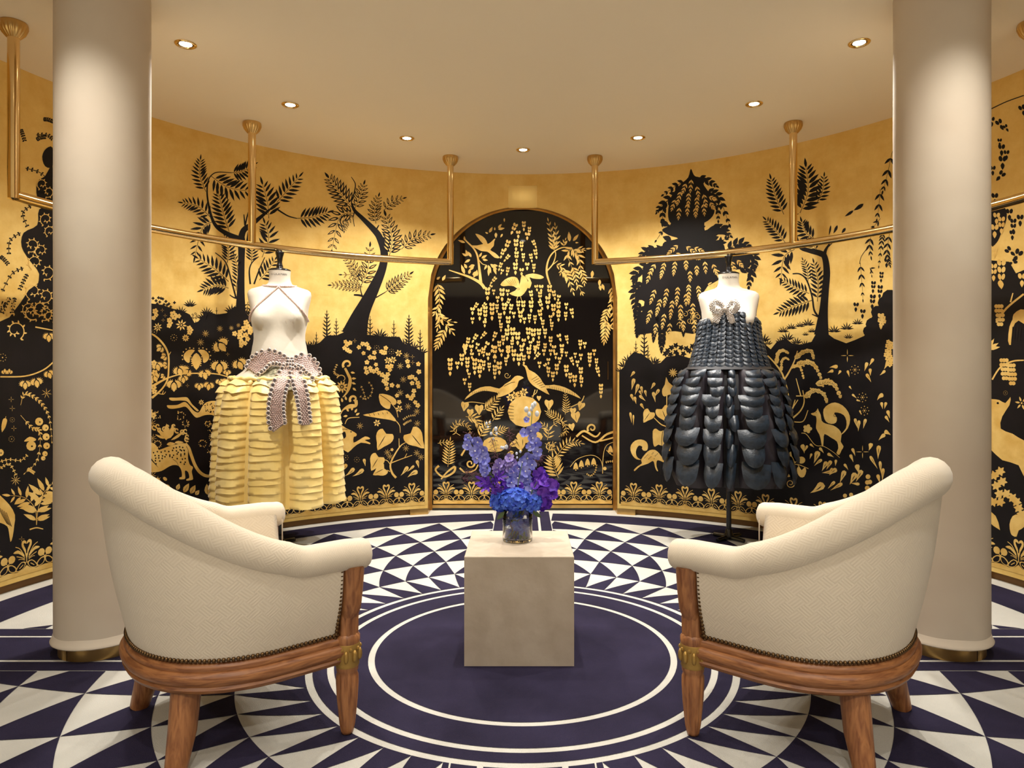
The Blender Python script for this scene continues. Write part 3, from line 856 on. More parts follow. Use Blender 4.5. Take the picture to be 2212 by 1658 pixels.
# nine tucked columns
rnd = random.Random(11)
for k in range(9):
    a0 = math.radians(-14.6 + 40 * k); a1 = a0 + math.radians(40)
    ph = [rnd.uniform(0, 6.28) for _ in range(4)]
    rows = []; z = 0.992; first = True
    heights = [0.034, 0.040] + [rnd.uniform(0.034, 0.050) for _ in range(15)]
    tot = sum(heights); heights = [h * (0.992 - 0.272) / tot for h in heights]
    m = 18
    for ti, h in enumerate(heights):
        puff = 0.014 if ti < 2 else rnd.uniform(0.005, 0.008)
        for wv, of in ((0.0, 0.05), (0.33, 0.40), (0.66, 0.72), (0.96, 1.0), (1.0, 0.15)):
            zz = z - h * wv; r = []
            for j in range(m + 1):
                t = -1 + 2 * j / m; a = (a0 + a1) / 2 + t * (a1 - a0) / 2 * (0.93 - 0.05 * sm(0.9, 0.4, zz))
                wav = 0.0032 * math.sin(3 * t + ph[0] + ti * 1.7) * wv + (0.004 * math.sin(6 * t + ph[1]) if ti < 2 else 0)
                R = RL(zz) * (1 - 0.19 * abs(t) ** 5 - 0.02 * abs(t)) + puff * of * (1 + 0.4 * math.sin(4 * t + ph[2] + ti)) + (0.004 * math.sin(9 * t + ph[3]) if ti < 2 else 0)
                r.append((R * math.sin(a), -R * math.cos(a) * 0.97, zz + wav))
            rows.append(r)
        z -= h
    MB().grid(rows).build('tucked_panel', M_YELLOW, g1, angle=70)
mb = MB()
mb.tube([((0.270 + 0.007 * math.sin(15 * a)) * math.sin(a), -(0.264 + 0.007 * math.sin(15 * a)) * math.cos(a), 0.993 + 0.004 * math.sin(23 * a + 1)) for a in [2 * math.pi * k / 160 for k in range(160)]], 0.012, 8, closed=True)
mb.build('hip_ruffle', M_YELLOW, g1, angle=180)
# sage sequin yoke under the bow
def patch(name, poly_rows, surf, m, parent, off=0.007):
    MB().grid([[surf(x, y, off) for x, y in r] for r in poly_rows]).build(name, m, parent, angle=180)
def lerp_rows(top, bot, n=5):
    return [[(a[0] + (b[0] - a[0]) * j / n, a[1] + (b[1] - a[1]) * j / n) for a, b in zip(top, bot)] for j in range(n + 1)]
patch('sequin_yoke', lerp_rows(cr([(548, 812), (575, 795), (605, 792), (626, 796), (645, 794), (663, 802), (678, 818)], 4), cr([(556, 822), (574, 833), (595, 840), (622, 842), (645, 838), (664, 832), (680, 822)], 4)), surf_l, M_LACE, g1, 0.006)
bow = thing('jewelled_bow', None, None); bow.parent = g1
bow['label'] = 'large rose crystal bow with ringed smoky stones'
BC = []
mbb, mr, mg = MB(), MB(), MB()
rr_ = random.Random(5)
for nm, ctrl, ar in (('bow_loop', [(545, 800, 15), (556, 786, 19), (577, 772, 16), (600, 774, 12), (622, 785, 8)], 0.012), ('bow_loop', [(683, 812, 9), (674, 795, 15), (658, 780, 15), (644, 780, 11), (630, 785, 8)], 0.012),
                     ('bow_tail', [(624, 792, 9), (612, 815, 14), (601, 845, 15), (596, 880, 16), (598, 914, 17), (603, 924, 15)], 0.0), ('bow_tail', [(630, 792, 8), (641, 815, 12), (650, 845, 12), (656, 880, 11), (659, 908, 11), (660, 918, 9)], 0.0)):
    c = ribbon(nm, ctrl, surf_l, M_BOWBASE, bow, lift=0.018, arch=ar)
    bead_field(mbb, c, surf_l, 0.018, 4.3, 0.0048, ar, edge=3.0, rnd=rr_)
    gem_edge(mr, mg, c, surf_l, 0.018, 1, 4.4, 4.0, ar)
    gem_edge(mr, mg, c, surf_l, 0.018, -1, 4.4, 4.0, ar)
for (x, y) in ((626, 780), (620, 787), (632, 787), (626, 794), (621, 780), (632, 780), (626, 787)):
    p = surf_l(x, y, 0.036); R = 0.010
    mr.tube([p + Vector((R * math.cos(a), 0, R * math.sin(a))) for a in [k * math.pi / 5 for k in range(10)]], 0.0034, 5, closed=True); mg.ball(p, 0.0085, 7, 5, (1, 0.6, 1))
tag(mbb.build('crystal_beads', M_BEAD, bow, smooth=False), kind='stuff'); tag(mr.build('stone_settings', M_RING, bow, angle=180), kind='stuff'); tag(mg.build('smoky_stones', M_GEM, bow, angle=180), kind='stuff')

# ---------------------------------------------------------------- black gown
XR, YR = 0.4865 * D, 0.633 * D
ROT_R = math.radians(-8)
man2 = make_mannequin('white linen dress form with black neck knob wearing the black scalloped gown', (XR, YR, 0), ROT_R)
g2 = thing('scalloped_gown', 'strapless midnight black gown of satin scallops with silver bow on dress form', 'gown', (XR, YR, 0))
SKR = [(0.34, 0.338), (0.40, 0.352), (0.55, 0.360), (0.75, 0.350), (0.90, 0.325), (1.0, 0.300), (1.045, 0.272), (1.052, 0.236), (1.12, 0.214), (1.20, 0.192), (1.30, 0.172), (1.36, 0.166), (1.43, 0.164)]
def RRf(z): return interp(SKR, z)
def asp(z): return 0.86
def surf_r(px, py, off):
    y = YR - 0.25
    for _ in range(4):
        p = at_depth(px, py, y); R = RRf(p.z) + off; ry = (RRf(p.z) * 0.86 + off)
        y = YR - ry * math.sqrt(max(0.05, 1 - ((p.x - XR) / R) ** 2))
    p = at_depth(px, py, y); return Vector((p.x - XR, p.y - YR, p.z))
def top_r(a): return 1.366 + 0.024 * math.cos(2 * a) if abs(a) < 1.57 else 1.342
rows = []
for j in range(13):
    r = []
    for k in range(56):
        a = 2 * math.pi * k / 56; aa = ((a + math.pi) % (2 * math.pi)) - math.pi
        zt = top_r(aa); z = zt + (1.045 - zt) * j / 12
        R = RRf(z); r.append((R * math.sin(a), -R * 0.86 * math.cos(a), z))
    rows.append(r)
MB().grid(rows, cu=True).build('bodice', M_INKD, g2, angle=180)
# scallop petals share one mesh: a puffed half disc hanging from its straight top edge
def scallop_mesh(name, m, bulge, seed):
    rn = random.Random(seed); rows = []
    for i in range(8):
        v = math.sin(math.pi / 2 * i / 7); r = []
        hw = 0.5 * math.sqrt(max(0.0, 1 - max(0.0, (v - 0.12) / 0.88) ** 2.8)) if v > 0.12 else 0.5
        for j in range(7):
            u = -1 + 2 * j / 6
            puff = bulge * math.sin(math.pi * min(1, v * 0.85 + 0.12)) * (1 - u * u * 0.7) + rn.uniform(-0.025, 0.025) * (0 < i)
            r.append((u * max(hw, 0.04), -puff - 0.22 * v * v, -v))
        rows.append(r)
    return MB().grid(rows).mesh(name, m, True, 180)
SC = [scallop_mesh('scallop', M_INK, 0.20, q) for q in range(3)]
SCB = [scallop_mesh('skirt_scallop', M_INK, 0.26, 10 + q) for q in range(4)]
rnd = random.Random(3)
nr_, da = 12, math.radians(13.4)
for i in range(nr_):
    for k in range(-8, 9):
        a = k * da
        if abs(a) > 1.95: continue
        zt = top_r(a) - 0.003 - i * (top_r(a) - 1.066) / nr_
        R = RRf(zt) + 0.003
        wd = R * da * 1.02
        M = Matrix.Translation((R * math.sin(a), -R * 0.86 * math.cos(a), zt)) @ Matrix.Rotation(math.atan2(math.sin(a), math.cos(a) * 0.93), 4, 'Z') @ Matrix.Rotation(-rnd.uniform(0.10, 0.26), 4, 'X') @ Matrix.Diagonal((wd, 0.06, 0.040 * rnd.uniform(0.92, 1.1), 1))
        inst('scallop', SC[rnd.randrange(3)], g2, M)
# skirt: dark underskirt, gathered columns, overlapping scallops
MB().lathe([(RRf(z) * 0.80, z) for z in (0.36, 0.45, 0.55, 0.75, 0.9, 1.0, 1.043)], 48, rf=lambda a, z: 1 - 0.08 * abs(math.sin(a)), cap=False).build('underskirt', M_INKD, g2, angle=180)
cols = [(-98, -73), (-69, -42), (-38, -20), (-18, -7), (-4, 23), (25, 46), (49, 71), (74, 99), (104, 134), (139, 169), (174, 204), (209, 236), (240, 258)]
for ci, (c0, c1) in enumerate(cols):
    a0, a1 = math.radians(c0), math.radians(c1)
    zb = 0.35 + rnd.uniform(-0.012, 0.016); rows = []
    m = 12
    for j in range(25):
        z = 1.047 + (zb - 1.047) * j / 24; r = []
        for q in range(m + 1):
            t = -1 + 2 * q / m; wide = 1 + 0.10 * sm(1.0, 0.5, z)
            a = (a0 + a1) / 2 + t * (a1 - a0) / 2 * min(1.0, 0.9 * wide)
            R = RRf(z) * (0.91 if ci == 3 else 1) * (1 - 0.17 * abs(t) ** 4) + 0.006 * math.sin(7 * z * 6 + ci + 3 * t) - 0.02 * sm(0.42, 0.34, z)
            r.append((R * math.sin(a), -R * 0.88 * math.cos(a), z))
        rows.append(r)
    MB().grid(rows).build('skirt_panel', M_PLUM, g2, angle=180)
    if c0 > 100 and c1 < 240: continue
    z = 1.040; i = 0
    am = (a0 + a1) / 2
    while z > 0.43:
        h = 0.045 + 0.075 * sm(1.05, 0.42, z)
        R = RRf(z) * (0.91 if ci == 3 else 1) + 0.004
        wd = R * (a1 - a0) * rnd.uniform(0.72, 1.08)
        aj = am + rnd.uniform(-0.16, 0.16) * (a1 - a0)
        M = Matrix.Translation((R * math.sin(aj), -R * 0.88 * math.cos(aj), z)) @ Matrix.Rotation(aj, 4, 'Z') @ Matrix.Rotation(-rnd.uniform(0.02, 0.2) + 0.14 * sm(0.6, 0.4, z), 4, 'X') @ Matrix.Rotation(rnd.uniform(-0.15, 0.15), 4, 'Y') @ Matrix.Diagonal((wd, 0.10 + 0.04 * sm(1.0, 0.5, z), h * 1.28, 1))
        inst('skirt_scallop', SCB[rnd.randrange(4)], g2, M)
        z -= h; i += 1
mb = MB(); mb.tube([(0.241 * math.sin(a), -0.241 * 0.87 * math.cos(a), 1.049 + 0.003 * math.sin(9 * a)) for a in [2 * math.pi * k / 90 for k in range(90)]], 0.004, 6, closed=True)
mb.build('waist_piping', M_PLUM, g2, angle=180)
# beaded neckline and bow
mb = MB(); rr_ = random.Random(8)
for k in range(150):
    a = 2 * math.pi * k / 150; aa = ((a + math.pi) % (2 * math.pi)) - math.pi
    z = top_r(aa); R = RRf(z) + 0.004
    mb.octa((R * math.sin(a), -R * 0.86 * math.cos(a), z + rr_.uniform(-0.003, 0.003)), 0.0052)
bow2 = thing('beaded_bow', None, None); bow2.parent = g2; bow2['label'] = 'small silver beaded bow at the neckline'
mb2 = MB()
for nm, ctrl, ar in (('bow_loop', [(1564, 667, 3), (1556, 656, 5.5), (1545, 652, 6.5), (1538, 661, 6.5), (1543, 671, 6), (1554, 672, 5), (1564, 669, 3)], 0.010), ('bow_loop', [(1568, 667, 3), (1577, 656, 5.5), (1587, 652, 6), (1593, 661, 6), (1588, 670, 6), (1578, 672, 5), (1568, 669, 3)], 0.010),
                     ('bow_tail', [(1563, 671, 4), (1553, 680, 6.5), (1547, 692, 7), (1545, 697, 6)], 0.004), ('bow_tail', [(1569, 671, 4), (1576, 680, 6.5), (1581, 692, 7), (1583, 698, 6.5)], 0.004)):
    c = ribbon(nm, ctrl, surf_r, M_SILV, bow2, lift=0.014, arch=ar)
    bead_field(mb2, c, surf_r, 0.014, 3.4, 0.0040, ar, rnd=rr_)
mb2.ball(surf_r(1566, 667, 0.030), 0.014, 10, 8)
tag(mb.build('beaded_neckline', M_SILV, g2, smooth=False), kind='stuff'); tag(mb2.build('silver_beads', M_SILV, bow2, smooth=False), kind='stuff')

# ================================================================== VASE OF FLOWERS
VX, VY = -0.0076 * D, 0.0290 * D
ZP = PS
def glass(name, col=(1, 1, 1, 1), rough=0.0, ior=1.45):
    m = mat(name, col, rough); b = bsdf(m)
    b.inputs['Transmission Weight'].default_value = 1.0; b.inputs['IOR'].default_value = ior
    return m
M_GLASS = glass('clear_glass', (0.97, 0.985, 1.0, 1))
M_WATER = glass('vase_water', (0.80, 0.86, 0.97, 1), 0.0, 1.33)
def petal_mat(name, a, b, sc=18):
    m = vary(mat(name, a, 0.6), a, b, sc, 3)
    bsdf(m).inputs['Subsurface Weight'].default_value = 0.0
    return m
M_BLUE = petal_mat('hydrangea_blue', rgb(30, 62, 200), rgb(84, 128, 236), 40)
M_PERI = petal_mat('delphinium_blue', rgb(96, 100, 210), rgb(160, 166, 240), 40)
M_PURP = petal_mat('sweet_pea_purple', rgb(76, 26, 170), rgb(132, 72, 214), 40)
M_LILAC = petal_mat('lilac_bell', rgb(126, 108, 190), rgb(176, 158, 216), 40)
M_WHITEB = petal_mat('pale_bud', rgb(196, 208, 226), rgb(226, 232, 238), 40)
M_EYE = mat('flower_eye', rgb(232, 226, 236), 0.6)
M_STEM = vary(mat('green_stem', rgb(86, 120, 60), 0.5), rgb(70, 100, 48), rgb(112, 146, 78), 20, 2)
M_TWIG = mat('burgundy_sprig', rgb(96, 50, 62), 0.7)
M_LEAF = vary(mat('dark_leaf', rgb(52, 76, 48), 0.5), rgb(40, 60, 40), rgb(76, 100, 60), 20, 2)
vr, vh = 0.0575, 0.132
vase = thing('glass_vase', 'clear glass cylinder vase holding blue and purple flowers on the stone block', 'vase', (VX, VY, ZP))
MB().lathe([(0.0001, 0.0006), (vr - 0.004, 0.0006), (vr, 0.004), (vr, vh - 0.002), (vr - 0.001, vh), (vr - 0.003, vh), (vr - 0.004, vh - 0.002), (vr - 0.004, 0.014), (vr - 0.008, 0.010), (0.0001, 0.010)], 48, cap=False).build('vase_body', M_GLASS, vase, angle=50)
MB().lathe([(0.0001, 0.0105), (vr - 0.009, 0.0105), (vr - 0.0045, 0.0145), (vr - 0.0045, 0.092), (0.0001, 0.092)], 48, cap=False).build('water', M_WATER, vase, angle=50)
def FP(px, py, dy=0.0):
    """photograph pixel -> point in the plane of the bouquet (dy metres towards the wall)"""
    return at_depth(px, py, VY + dy)
def petals(n, L, Wd, cup, m, eye=True, ruf=0.0, seed=0):
    rn = random.Random(seed); mb = MB()
    for k in range(n):
        a = 2 * math.pi * k / n + rn.uniform(-0.12, 0.12); ca, sa = math.cos(a), math.sin(a)
        rows = []
        for i, (t, wq) in enumerate(((0.05, 0.25), (0.4, 0.85), (0.75, 1.0), (1.0, 0.55))):
            h = cup * L * t ** 1.3 * (1 if t < 0.9 else 0.92)
            r = L * t
            rows.append([(ca * r - sa * wq * Wd * q, sa * r + ca * wq * Wd * q, h + ruf * rn.uniform(-1, 1) - 0.12 * Wd * (1 - abs(q))) for q in (-0.5, 0, 0.5)])
        mb.grid(rows)
    if eye: mb.ball((0, 0, 0.004), L * 0.16, 6, 4, mi=1)
    return mb
FLORET = petals(5, 0.021, 0.020, 0.35, None, True, 0.0015, 1).mesh('blossom', [M_PERI, M_EYE], True, 180)
FLORET2 = petals(5, 0.019, 0.018, 0.75, None, True, 0.002, 2).mesh('blossom', [M_LILAC, M_EYE], True, 180)
HYD = petals(4, 0.0135, 0.0145, 0.2, None, False, 0.0012, 3).mesh('floret', [M_BLUE, M_EYE], True, 180)
PEA = petals(4, 0.022, 0.026, 0.55, None, False, 0.004, 4).mesh('petal_cluster', [M_PURP, M_EYE], True, 180)
SPIKE = petals(6, 0.030, 0.010, 0.9, None, False, 0.001, 5).mesh('petal_cluster', [M_PURP, M_EYE], True, 180)
BUD = MB().ball((0, 0, 0), 0.0085, 8, 6, (0.9, 0.9, 1.25)).mesh('bud', M_WHITEB, True, 180)
BUDP = MB().ball((0, 0, 0), 0.0085, 8, 6, (0.9, 0.9, 1.25)).mesh('bud', M_PERI, True, 180)
frn = random.Random(21)
def face(p, d, s=1.0):
    q = Vector(d).normalized().to_track_quat('Z', 'Y').to_matrix().to_4x4()
    return Matrix.Translation(p) @ q @ Matrix.Rotation(frn.uniform(0, 6.28), 4, 'Z') @ Matrix.Scale(s, 4)
ROOT = Vector((VX, VY, ZP + 0.02))
def stem_thing(name, label, cat, path, group, m=M_STEM, r=0.0022):
    base = Vector(path[0]); t = thing(name, label, cat, base, 0, group)
    pts = [Vector(p) - base for p in cr(path, 6)]
    MB().tube(pts, [r * (1 - 0.5 * k / len(pts)) for k in range(len(pts))], 6).build('stem', m, t, angle=180)
    return t, base
def in_vase(k, n=10, rad=0.030):
    a = 2 * math.pi * k / n; return (VX + rad * math.cos(a), VY + rad * math.sin(a), ZP + 0.016)
def mouth(k, n=10, rad=0.035):
    a = 2 * math.pi * k / n + 2.6; return (VX + rad * math.cos(a), VY + rad * math.sin(a), ZP + vh - 0.01)
# tall delphiniums
def delphinium(label, path, blooms, buds, k):
    t, b = stem_thing('delphinium', label, 'flower', [in_vase(k), mouth(k)] + [tuple(FP(*p)) for p in path], 'delphinium spires', r=0.0028)
    for (x, y, s) in blooms:
        dv = (frn.uniform(-0.5, 0.5), -1, frn.uniform(-0.3, 0.35)); p = FP(x, y, -0.012 + frn.uniform(-0.012, 0.012))
        inst('blossom', FLORET, t, face(p - b, dv, s))
    for (x, y, s) in buds:
        p = FP(x, y, -0.006); inst('bud', BUD if y < 912 else BUDP, t, Matrix.Translation(p - b) @ Matrix.Scale(s, 4))
    return t
delphinium('tallest blue delphinium spire with pale buds at its tip, in the vase', [(1122, 1075, 0.0), (1136, 1000, 0.0), (1146, 930, 0.0), (1151, 868, 0.0)],
           [(1138, 906, 0.6), (1133, 934, 0.9), (1147, 930, 1.05), (1157, 922, 0.95), (1163, 918, 0.7), (1150, 946, 1.0), (1158, 955, 1.1), (1146, 964, 0.9), (1161, 975, 0.95), (1160, 984, 0.8), (1139, 989, 1.2), (1128, 998, 0.9), (1150, 1003, 1.0), (1134, 1018, 1.1)],
           [(1137, 884, 1.15), (1151, 876, 1.1), (1155, 872, 1.0), (1160, 893, 1.1), (1143, 894, 1.0), (1148, 883, 0.9)], 0)
delphinium('leaning blue delphinium spire arching out over the side of the vase', [(1092, 1075, 0.01), (1058, 1020, 0.0), (1035, 972, 0.0), (1010, 943, 0.0)],
           [(1011, 945, 0.8), (1033, 954, 1.15), (1009, 961, 0.9), (1027, 974, 1.2), (1044, 972, 1.05), (1031, 990, 0.95), (1048, 990, 1.25), (1044, 1001, 0.9), (1048, 1013, 1.1), (1040, 986, 0.8), (1047, 1020, 0.8)],
           [(1021, 952, 0.8), (1006, 950, 0.6)], 1)
delphinium('short blue delphinium spire in the middle of the bouquet', [(1115, 1080, -0.02), (1120, 1040, -0.03), (1128, 1000, -0.03)],
           [(1120, 1012, 1.1), (1110, 1020, 1.0), (1131, 1025, 1.1), (1118, 1032, 1.2), (1105, 1042, 1.0), (1128, 1042, 1.0), (1140, 1035, 0.9), (1098, 1030, 0.9)], [(1126, 998, 0.7)], 2)
delphinium('low blue delphinium spire nodding over the vase rim', [(1140, 1080, -0.02), (1150, 1060, -0.03), (1160, 1040, -0.03)],
           [(1146, 1060, 1.15), (1154, 1052, 1.0), (1138, 1066, 1.0), (1152, 1066, 0.9), (1135, 1052, 0.9)], [], 3)
# lilac bells
for lab, k, path, bl in (('lilac bellflower sprig beside the leaning delphinium', 4, [(1098, 1080, 0.02), (1088, 1040, 0.02), (1080, 1000, 0.02)], [(1080, 1000, 1.0), (1075, 1010, 1.0), (1087, 1008, 0.9), (1082, 1020, 0.95), (1070, 1018, 0.8), (1090, 1024, 0.9)]),
                         ('lilac bellflower sprig beside the tallest delphinium', 5, [(1112, 1080, 0.02), (1105, 1030, 0.02), (1102, 990, 0.02)], [(1102, 990, 1.0), (1096, 999, 1.0), (1108, 1000, 0.9), (1100, 1012, 1.0), (1112, 1015, 0.9), (1092, 1016, 0.8)])):
    t, b = stem_thing('bellflower', lab, 'flower', [in_vase(k), mouth(k)] + [tuple(FP(*p)) for p in path], 'lilac bellflowers')
    for (x, y, s) in bl: inst('blossom', FLORET2, t, face(FP(x, y, frn.uniform(-0.01, 0.02)) - b, (frn.uniform(-0.6, 0.6), -0.8, frn.uniform(-0.2, 0.5)), s))
# pale budded wisps
for lab, k, path, bu in (('thin green wisp of tiny pale buds curving above the bouquet', 6, [(1100, 1080, 0.03), (1080, 1010, 0.03), (1068, 950, 0.03), (1051, 914, 0.03)], [(1051, 914, 0.6), (1058, 912, 0.5), (1054, 922, 0.5), (1071, 926, 0.9), (1061, 936, 0.7), (1073, 936, 0.6), (1066, 947, 0.5), (1083, 966, 0.6), (1094, 965, 0.9), (1087, 967, 0.7)]),
                         ('short green wisp of tiny pale buds beside the tallest delphinium', 7, [(1125, 1080, 0.03), (1121, 1020, 0.03), (1124, 975, 0.03)], [(1116, 979, 0.6), (1124, 975, 0.6), (1117, 988, 0.5), (1152, 982, 0.5), (1157, 988, 0.6)])):
    t, b = stem_thing('budded_wisp', lab, 'flower', [in_vase(k), mouth(k)] + [tuple(FP(*p)) for p in path], 'budded wisps', r=0.0014)
    for (x, y, s) in bu: inst('bud', BUD, t, Matrix.Translation(FP(x, y, 0.028) - b) @ Matrix.Scale(s, 4))
# blue hydrangea heads
def hydrangea(label, c, rx, rz, n, k):
    cc = FP(*c)
    t, b = stem_thing('hydrangea', label, 'flower', [in_vase(k), mouth(k, 10, 0.02), tuple(cc)], 'hydrangea heads', r=0.004)
    MB().ball(cc - b, rx * 0.8, 14, 10, (1, 0.9, rz / rx)).build('flower_core', M_BLUE, t, angle=180)
    for i in range(n):
        z = 1 - 2 * (i + 0.5) / n; a = i * 2.39996; r = math.sqrt(1 - z * z)
        d = Vector((r * math.cos(a), r * math.sin(a), z))
        if d.y > 0.75: continue
        p = Vector((d.x * rx, d.y * rx * 0.9, d.z * rz)) * frn.uniform(0.92, 1.1)
        inst('floret', HYD, t, face(cc - b + p, (d.x / rx + frn.uniform(-3, 3), d.y / rx, d.z / rz + frn.uniform(-3, 3)), frn.uniform(0.9, 1.25)))
    for i in range(16):
        a = frn.uniform(0, 6.28); r = 0.040 * math.sqrt(frn.random())
        p = Vector((VX + r * math.cos(a), VY + r * math.sin(a), ZP + frn.uniform(0.020, 0.125)))
        inst('floret', HYD, t, face(p - b, (frn.uniform(-1, 1), -1, frn.uniform(-1, 1)), frn.uniform(0.8, 1.2)))
hydrangea('large bright blue hydrangea head at the front of the vase', (1111, 1078, -0.030), 0.056, 0.044, 74, 8)
hydrangea('deep blue hydrangea head over the vase rim next to the purple stock', (1146, 1084, -0.012), 0.042, 0.038, 52, 9)
hydrangea('small deep blue hydrangea head over the vase rim under the leaning delphinium', (1081, 1082, -0.005), 0.036, 0.036, 46, 4)
# purple stock and sweet pea
def purple(label, spots, me, k, top, name):
    t, b = stem_thing(name, label, 'flower', [in_vase(k), mouth(k), tuple(FP(*top))], 'purple blooms', r=0.0026)
    for (x, y, s) in spots:
        inst('petal_cluster', me, t, face(FP(x, y, frn.uniform(-0.03, 0.01)) - b, (frn.uniform(-0.7, 0.7), -0.8, frn.uniform(-0.5, 0.7)), s))
purple('upright deep purple stock bloom beside the hydrangea', [(1165, 1024, 1.1), (1172, 1030, 1.0), (1160, 1034, 1.0), (1175, 1042, 1.1), (1166, 1046, 1.0), (1158, 1048, 0.9), (1180, 1052, 1.0), (1168, 1018, 0.8), (1172, 1060, 1.0)], PEA, 0, (1165, 1040, -0.02), 'purple_stock')
purple('ruffled violet sweet pea hanging over the vase rim', [(1190, 1046, 1.1), (1200, 1042, 1.0), (1198, 1055, 1.1), (1186, 1062, 1.1), (1194, 1070, 1.0), (1180, 1072, 1.0), (1186, 1082, 1.0), (1175, 1085, 0.9), (1168, 1078, 1.0), (1182, 1092, 0.8), (1172, 1095, 0.8), (1160, 1072, 0.8)], PEA, 1, (1180, 1065, -0.02), 'sweet_pea')
purple('spiky dark purple bloom leaning out under the arching delphinium', [(1056, 1032, 1.1), (1048, 1038, 1.1), (1062, 1040, 1.0), (1054, 1048, 1.1), (1066, 1050, 0.9), (1070, 1036, 0.9), (1078, 1030, 0.8)], SPIKE, 2, (1062, 1042, -0.01), 'purple_stock')
purple('low violet bloom tucked among the blue delphiniums', [(1092, 1045, 0.9), (1100, 1052, 0.9), (1086, 1054, 0.9), (1076, 1060, 0.9), (1096, 1060, 0.8), (1130, 1055, 0.8), (1122, 1050, 0.8)], PEA, 3, (1095, 1055, 0.0), 'sweet_pea')
# burgundy sprigs
for i, (lab, path) in enumerate((('fine burgundy sprig reaching out below the leaning delphinium', [(1085, 1070), (1050, 1048), (1000, 1034)]), ('feathery burgundy sprig lying out over the spiky purple bloom', [(1085, 1070), (1045, 1030), (1005, 1020)]),
                                 ('fine burgundy sprig rising behind the lilac bells', [(1100, 1070), (1078, 1000), (1062, 948)]), ('fine burgundy sprig rising between the lilac bells and the tallest delphinium', [(1110, 1070), (1102, 990), (1100, 934)]),
                                 ('fine burgundy sprig crossing the tallest delphinium', [(1125, 1070), (1150, 1010), (1170, 986)]), ('feathery burgundy sprig curling over the leaning delphinium', [(1095, 1070), (1050, 985), (1012, 938)]))):
    t, b = stem_thing('burgundy_sprig', lab, 'foliage', [in_vase(i + 3, 10, 0.02), mouth(i, 7, 0.03)] + [tuple(FP(x, y, 0.02)) for x, y in path], 'burgundy sprigs', M_TWIG, 0.0014)
    mb = MB(); cpts = cr(path, 10)
    for k in range(8, len(cpts)):
        x, y = cpts[k]
        for q in range(3):
            a = frn.uniform(0, 6.28); L = frn.uniform(5, 15)
            p0 = FP(x, y, 0.02) - b; p1 = FP(x + L * math.cos(a), y + L * math.sin(a) * 0.8, 0.02 + frn.uniform(-0.02, 0.02)) - b
            mb.tube([p0, p0.lerp(p1, 0.5) + Vector((0, 0, 0.003)), p1], [0.0008, 0.0007, 0.0005], 4)
            mb.octa(p1, 0.0018)
    mb.build('twiglets', M_TWIG, t, angle=180)
# a few leaves at the rim
for lab, x, y, a in (('small green leaf poking out of the bouquet over the spiky purple bloom', 1072, 1050, 2.2), ('dark green leaf drooping over the vase rim', 1150, 1102, -0.7), ('dark green leaf tucked under the blue hydrangea', 1090, 1104, -2.3)):
    p = FP(x, y, -0.03); t = thing('leaf', lab, 'leaf', p, 0, 'bouquet leaves')
    L, Wd = 0.045, 0.018
    MB().grid([[(math.cos(a) * L * u - math.sin(a) * q * Wd * math.sin(math.pi * min(0.98, u + 0.02)), 0.01 * u * u - abs(q) * 0.004, math.sin(a) * L * u + math.cos(a) * q * Wd * math.sin(math.pi * min(0.98, u + 0.02))) for q in (-0.5, 0, 0.5)] for u in (0, 0.25, 0.5, 0.75, 1.0)]).build('blade', M_LEAF, t, angle=180)
    MB().tube([(0, 0, 0), (VX - p.x, 0.03, -0.012)], 0.0012, 5).build('leaf_stalk', M_STEM, t)

# ================================================================== PAINTED MURAL (flat gilding and lacquer on the wall and on the door)
KB, GO = 0, 1
ORDER = [0]
class Art:
    def __init__(s, name, surf='wall'):
        s.name = name; s.surf = surf; s.polys = []
    def to2(s, p):
        if s.surf == 'wall': return px_wall(*p)
        q = at_depth(p[0], p[1], YD); return (q.x, q.z)
    def build(s, label=None):
        mb = MB()
        for pts, c, lay in s.polys:
            ORDER[0] += 1
            off = 0.0006 + 0.0007 * lay + (ORDER[0] % 53) * 1.1e-5
            V = [Vector((p[0], p[1], 0)) for p in pts]
            if len(V) < 3: continue
            for t in tessellate_polygon([V]):
                tri = [pts[i] for i in t]
                if s.surf == 'door':
                    mb.add([(x, -off - 0.0004, z) for x, z in tri], [(0, 1, 2)], c); continue
                k0 = math.floor(min(p[0] for p in tri) / DT + 1e-7); k1 = math.floor(max(p[0] for p in tri) / DT - 1e-7)
                for k in range(k0, max(k0, k1) + 1):
                    q = tri
                    if k1 > k0:
                        q = clip(clip(tri, lambda p: p[0] - k * DT), lambda p: (k + 1) * DT - p[0])
                        if len(q) < 3: continue
                    mid = (k + 0.5) * DT; ap = RW * math.cos(DT / 2) - off
                    vs = []
                    for th, z in q:
                        r = ap / math.cos(th - mid); vs.append((r * math.sin(th), r * math.cos(th), z))
                    mb.add(vs, [tuple(range(len(vs)))], c)
        if not mb.f: return None
        o = mb.build(s.name, [M_LACQ, M_GPAINT], wall_back if s.surf == 'wall' else door, smooth=False)
        if label: o['label'] = label
        return o
    def shift(s, deg, name=None):
        c = Art(name or s.name, s.surf); c.polys = [([(t + math.radians(deg), z) for t, z in p], q, l) for p, q, l in s.polys]
        return c
KEEP = {}
A_ = [None]; Z_ = [(0, 0, 1.0)]
def art(name, surf='wall'):
    A_[0] = Art(name, surf); return A_[0]
def zoom(ox, oy, w, outw): Z_[0] = (ox, oy, w / outw)
ZA = lambda: zoom(320, 240, 620, 2142)
ZB = lambda: zoom(320, 640, 620, 2056)
ZCc = lambda: zoom(900, 360, 460, 1907)
ZDd = lambda: zoom(900, 740, 460, 1907)
ZE = lambda: zoom(1320, 240, 620, 2142)
ZF = lambda: zoom(1320, 640, 620, 1904)
ZG1 = lambda: zoom(0, 0, 340, 805)
ZG2 = lambda: zoom(0, 640, 340, 696)
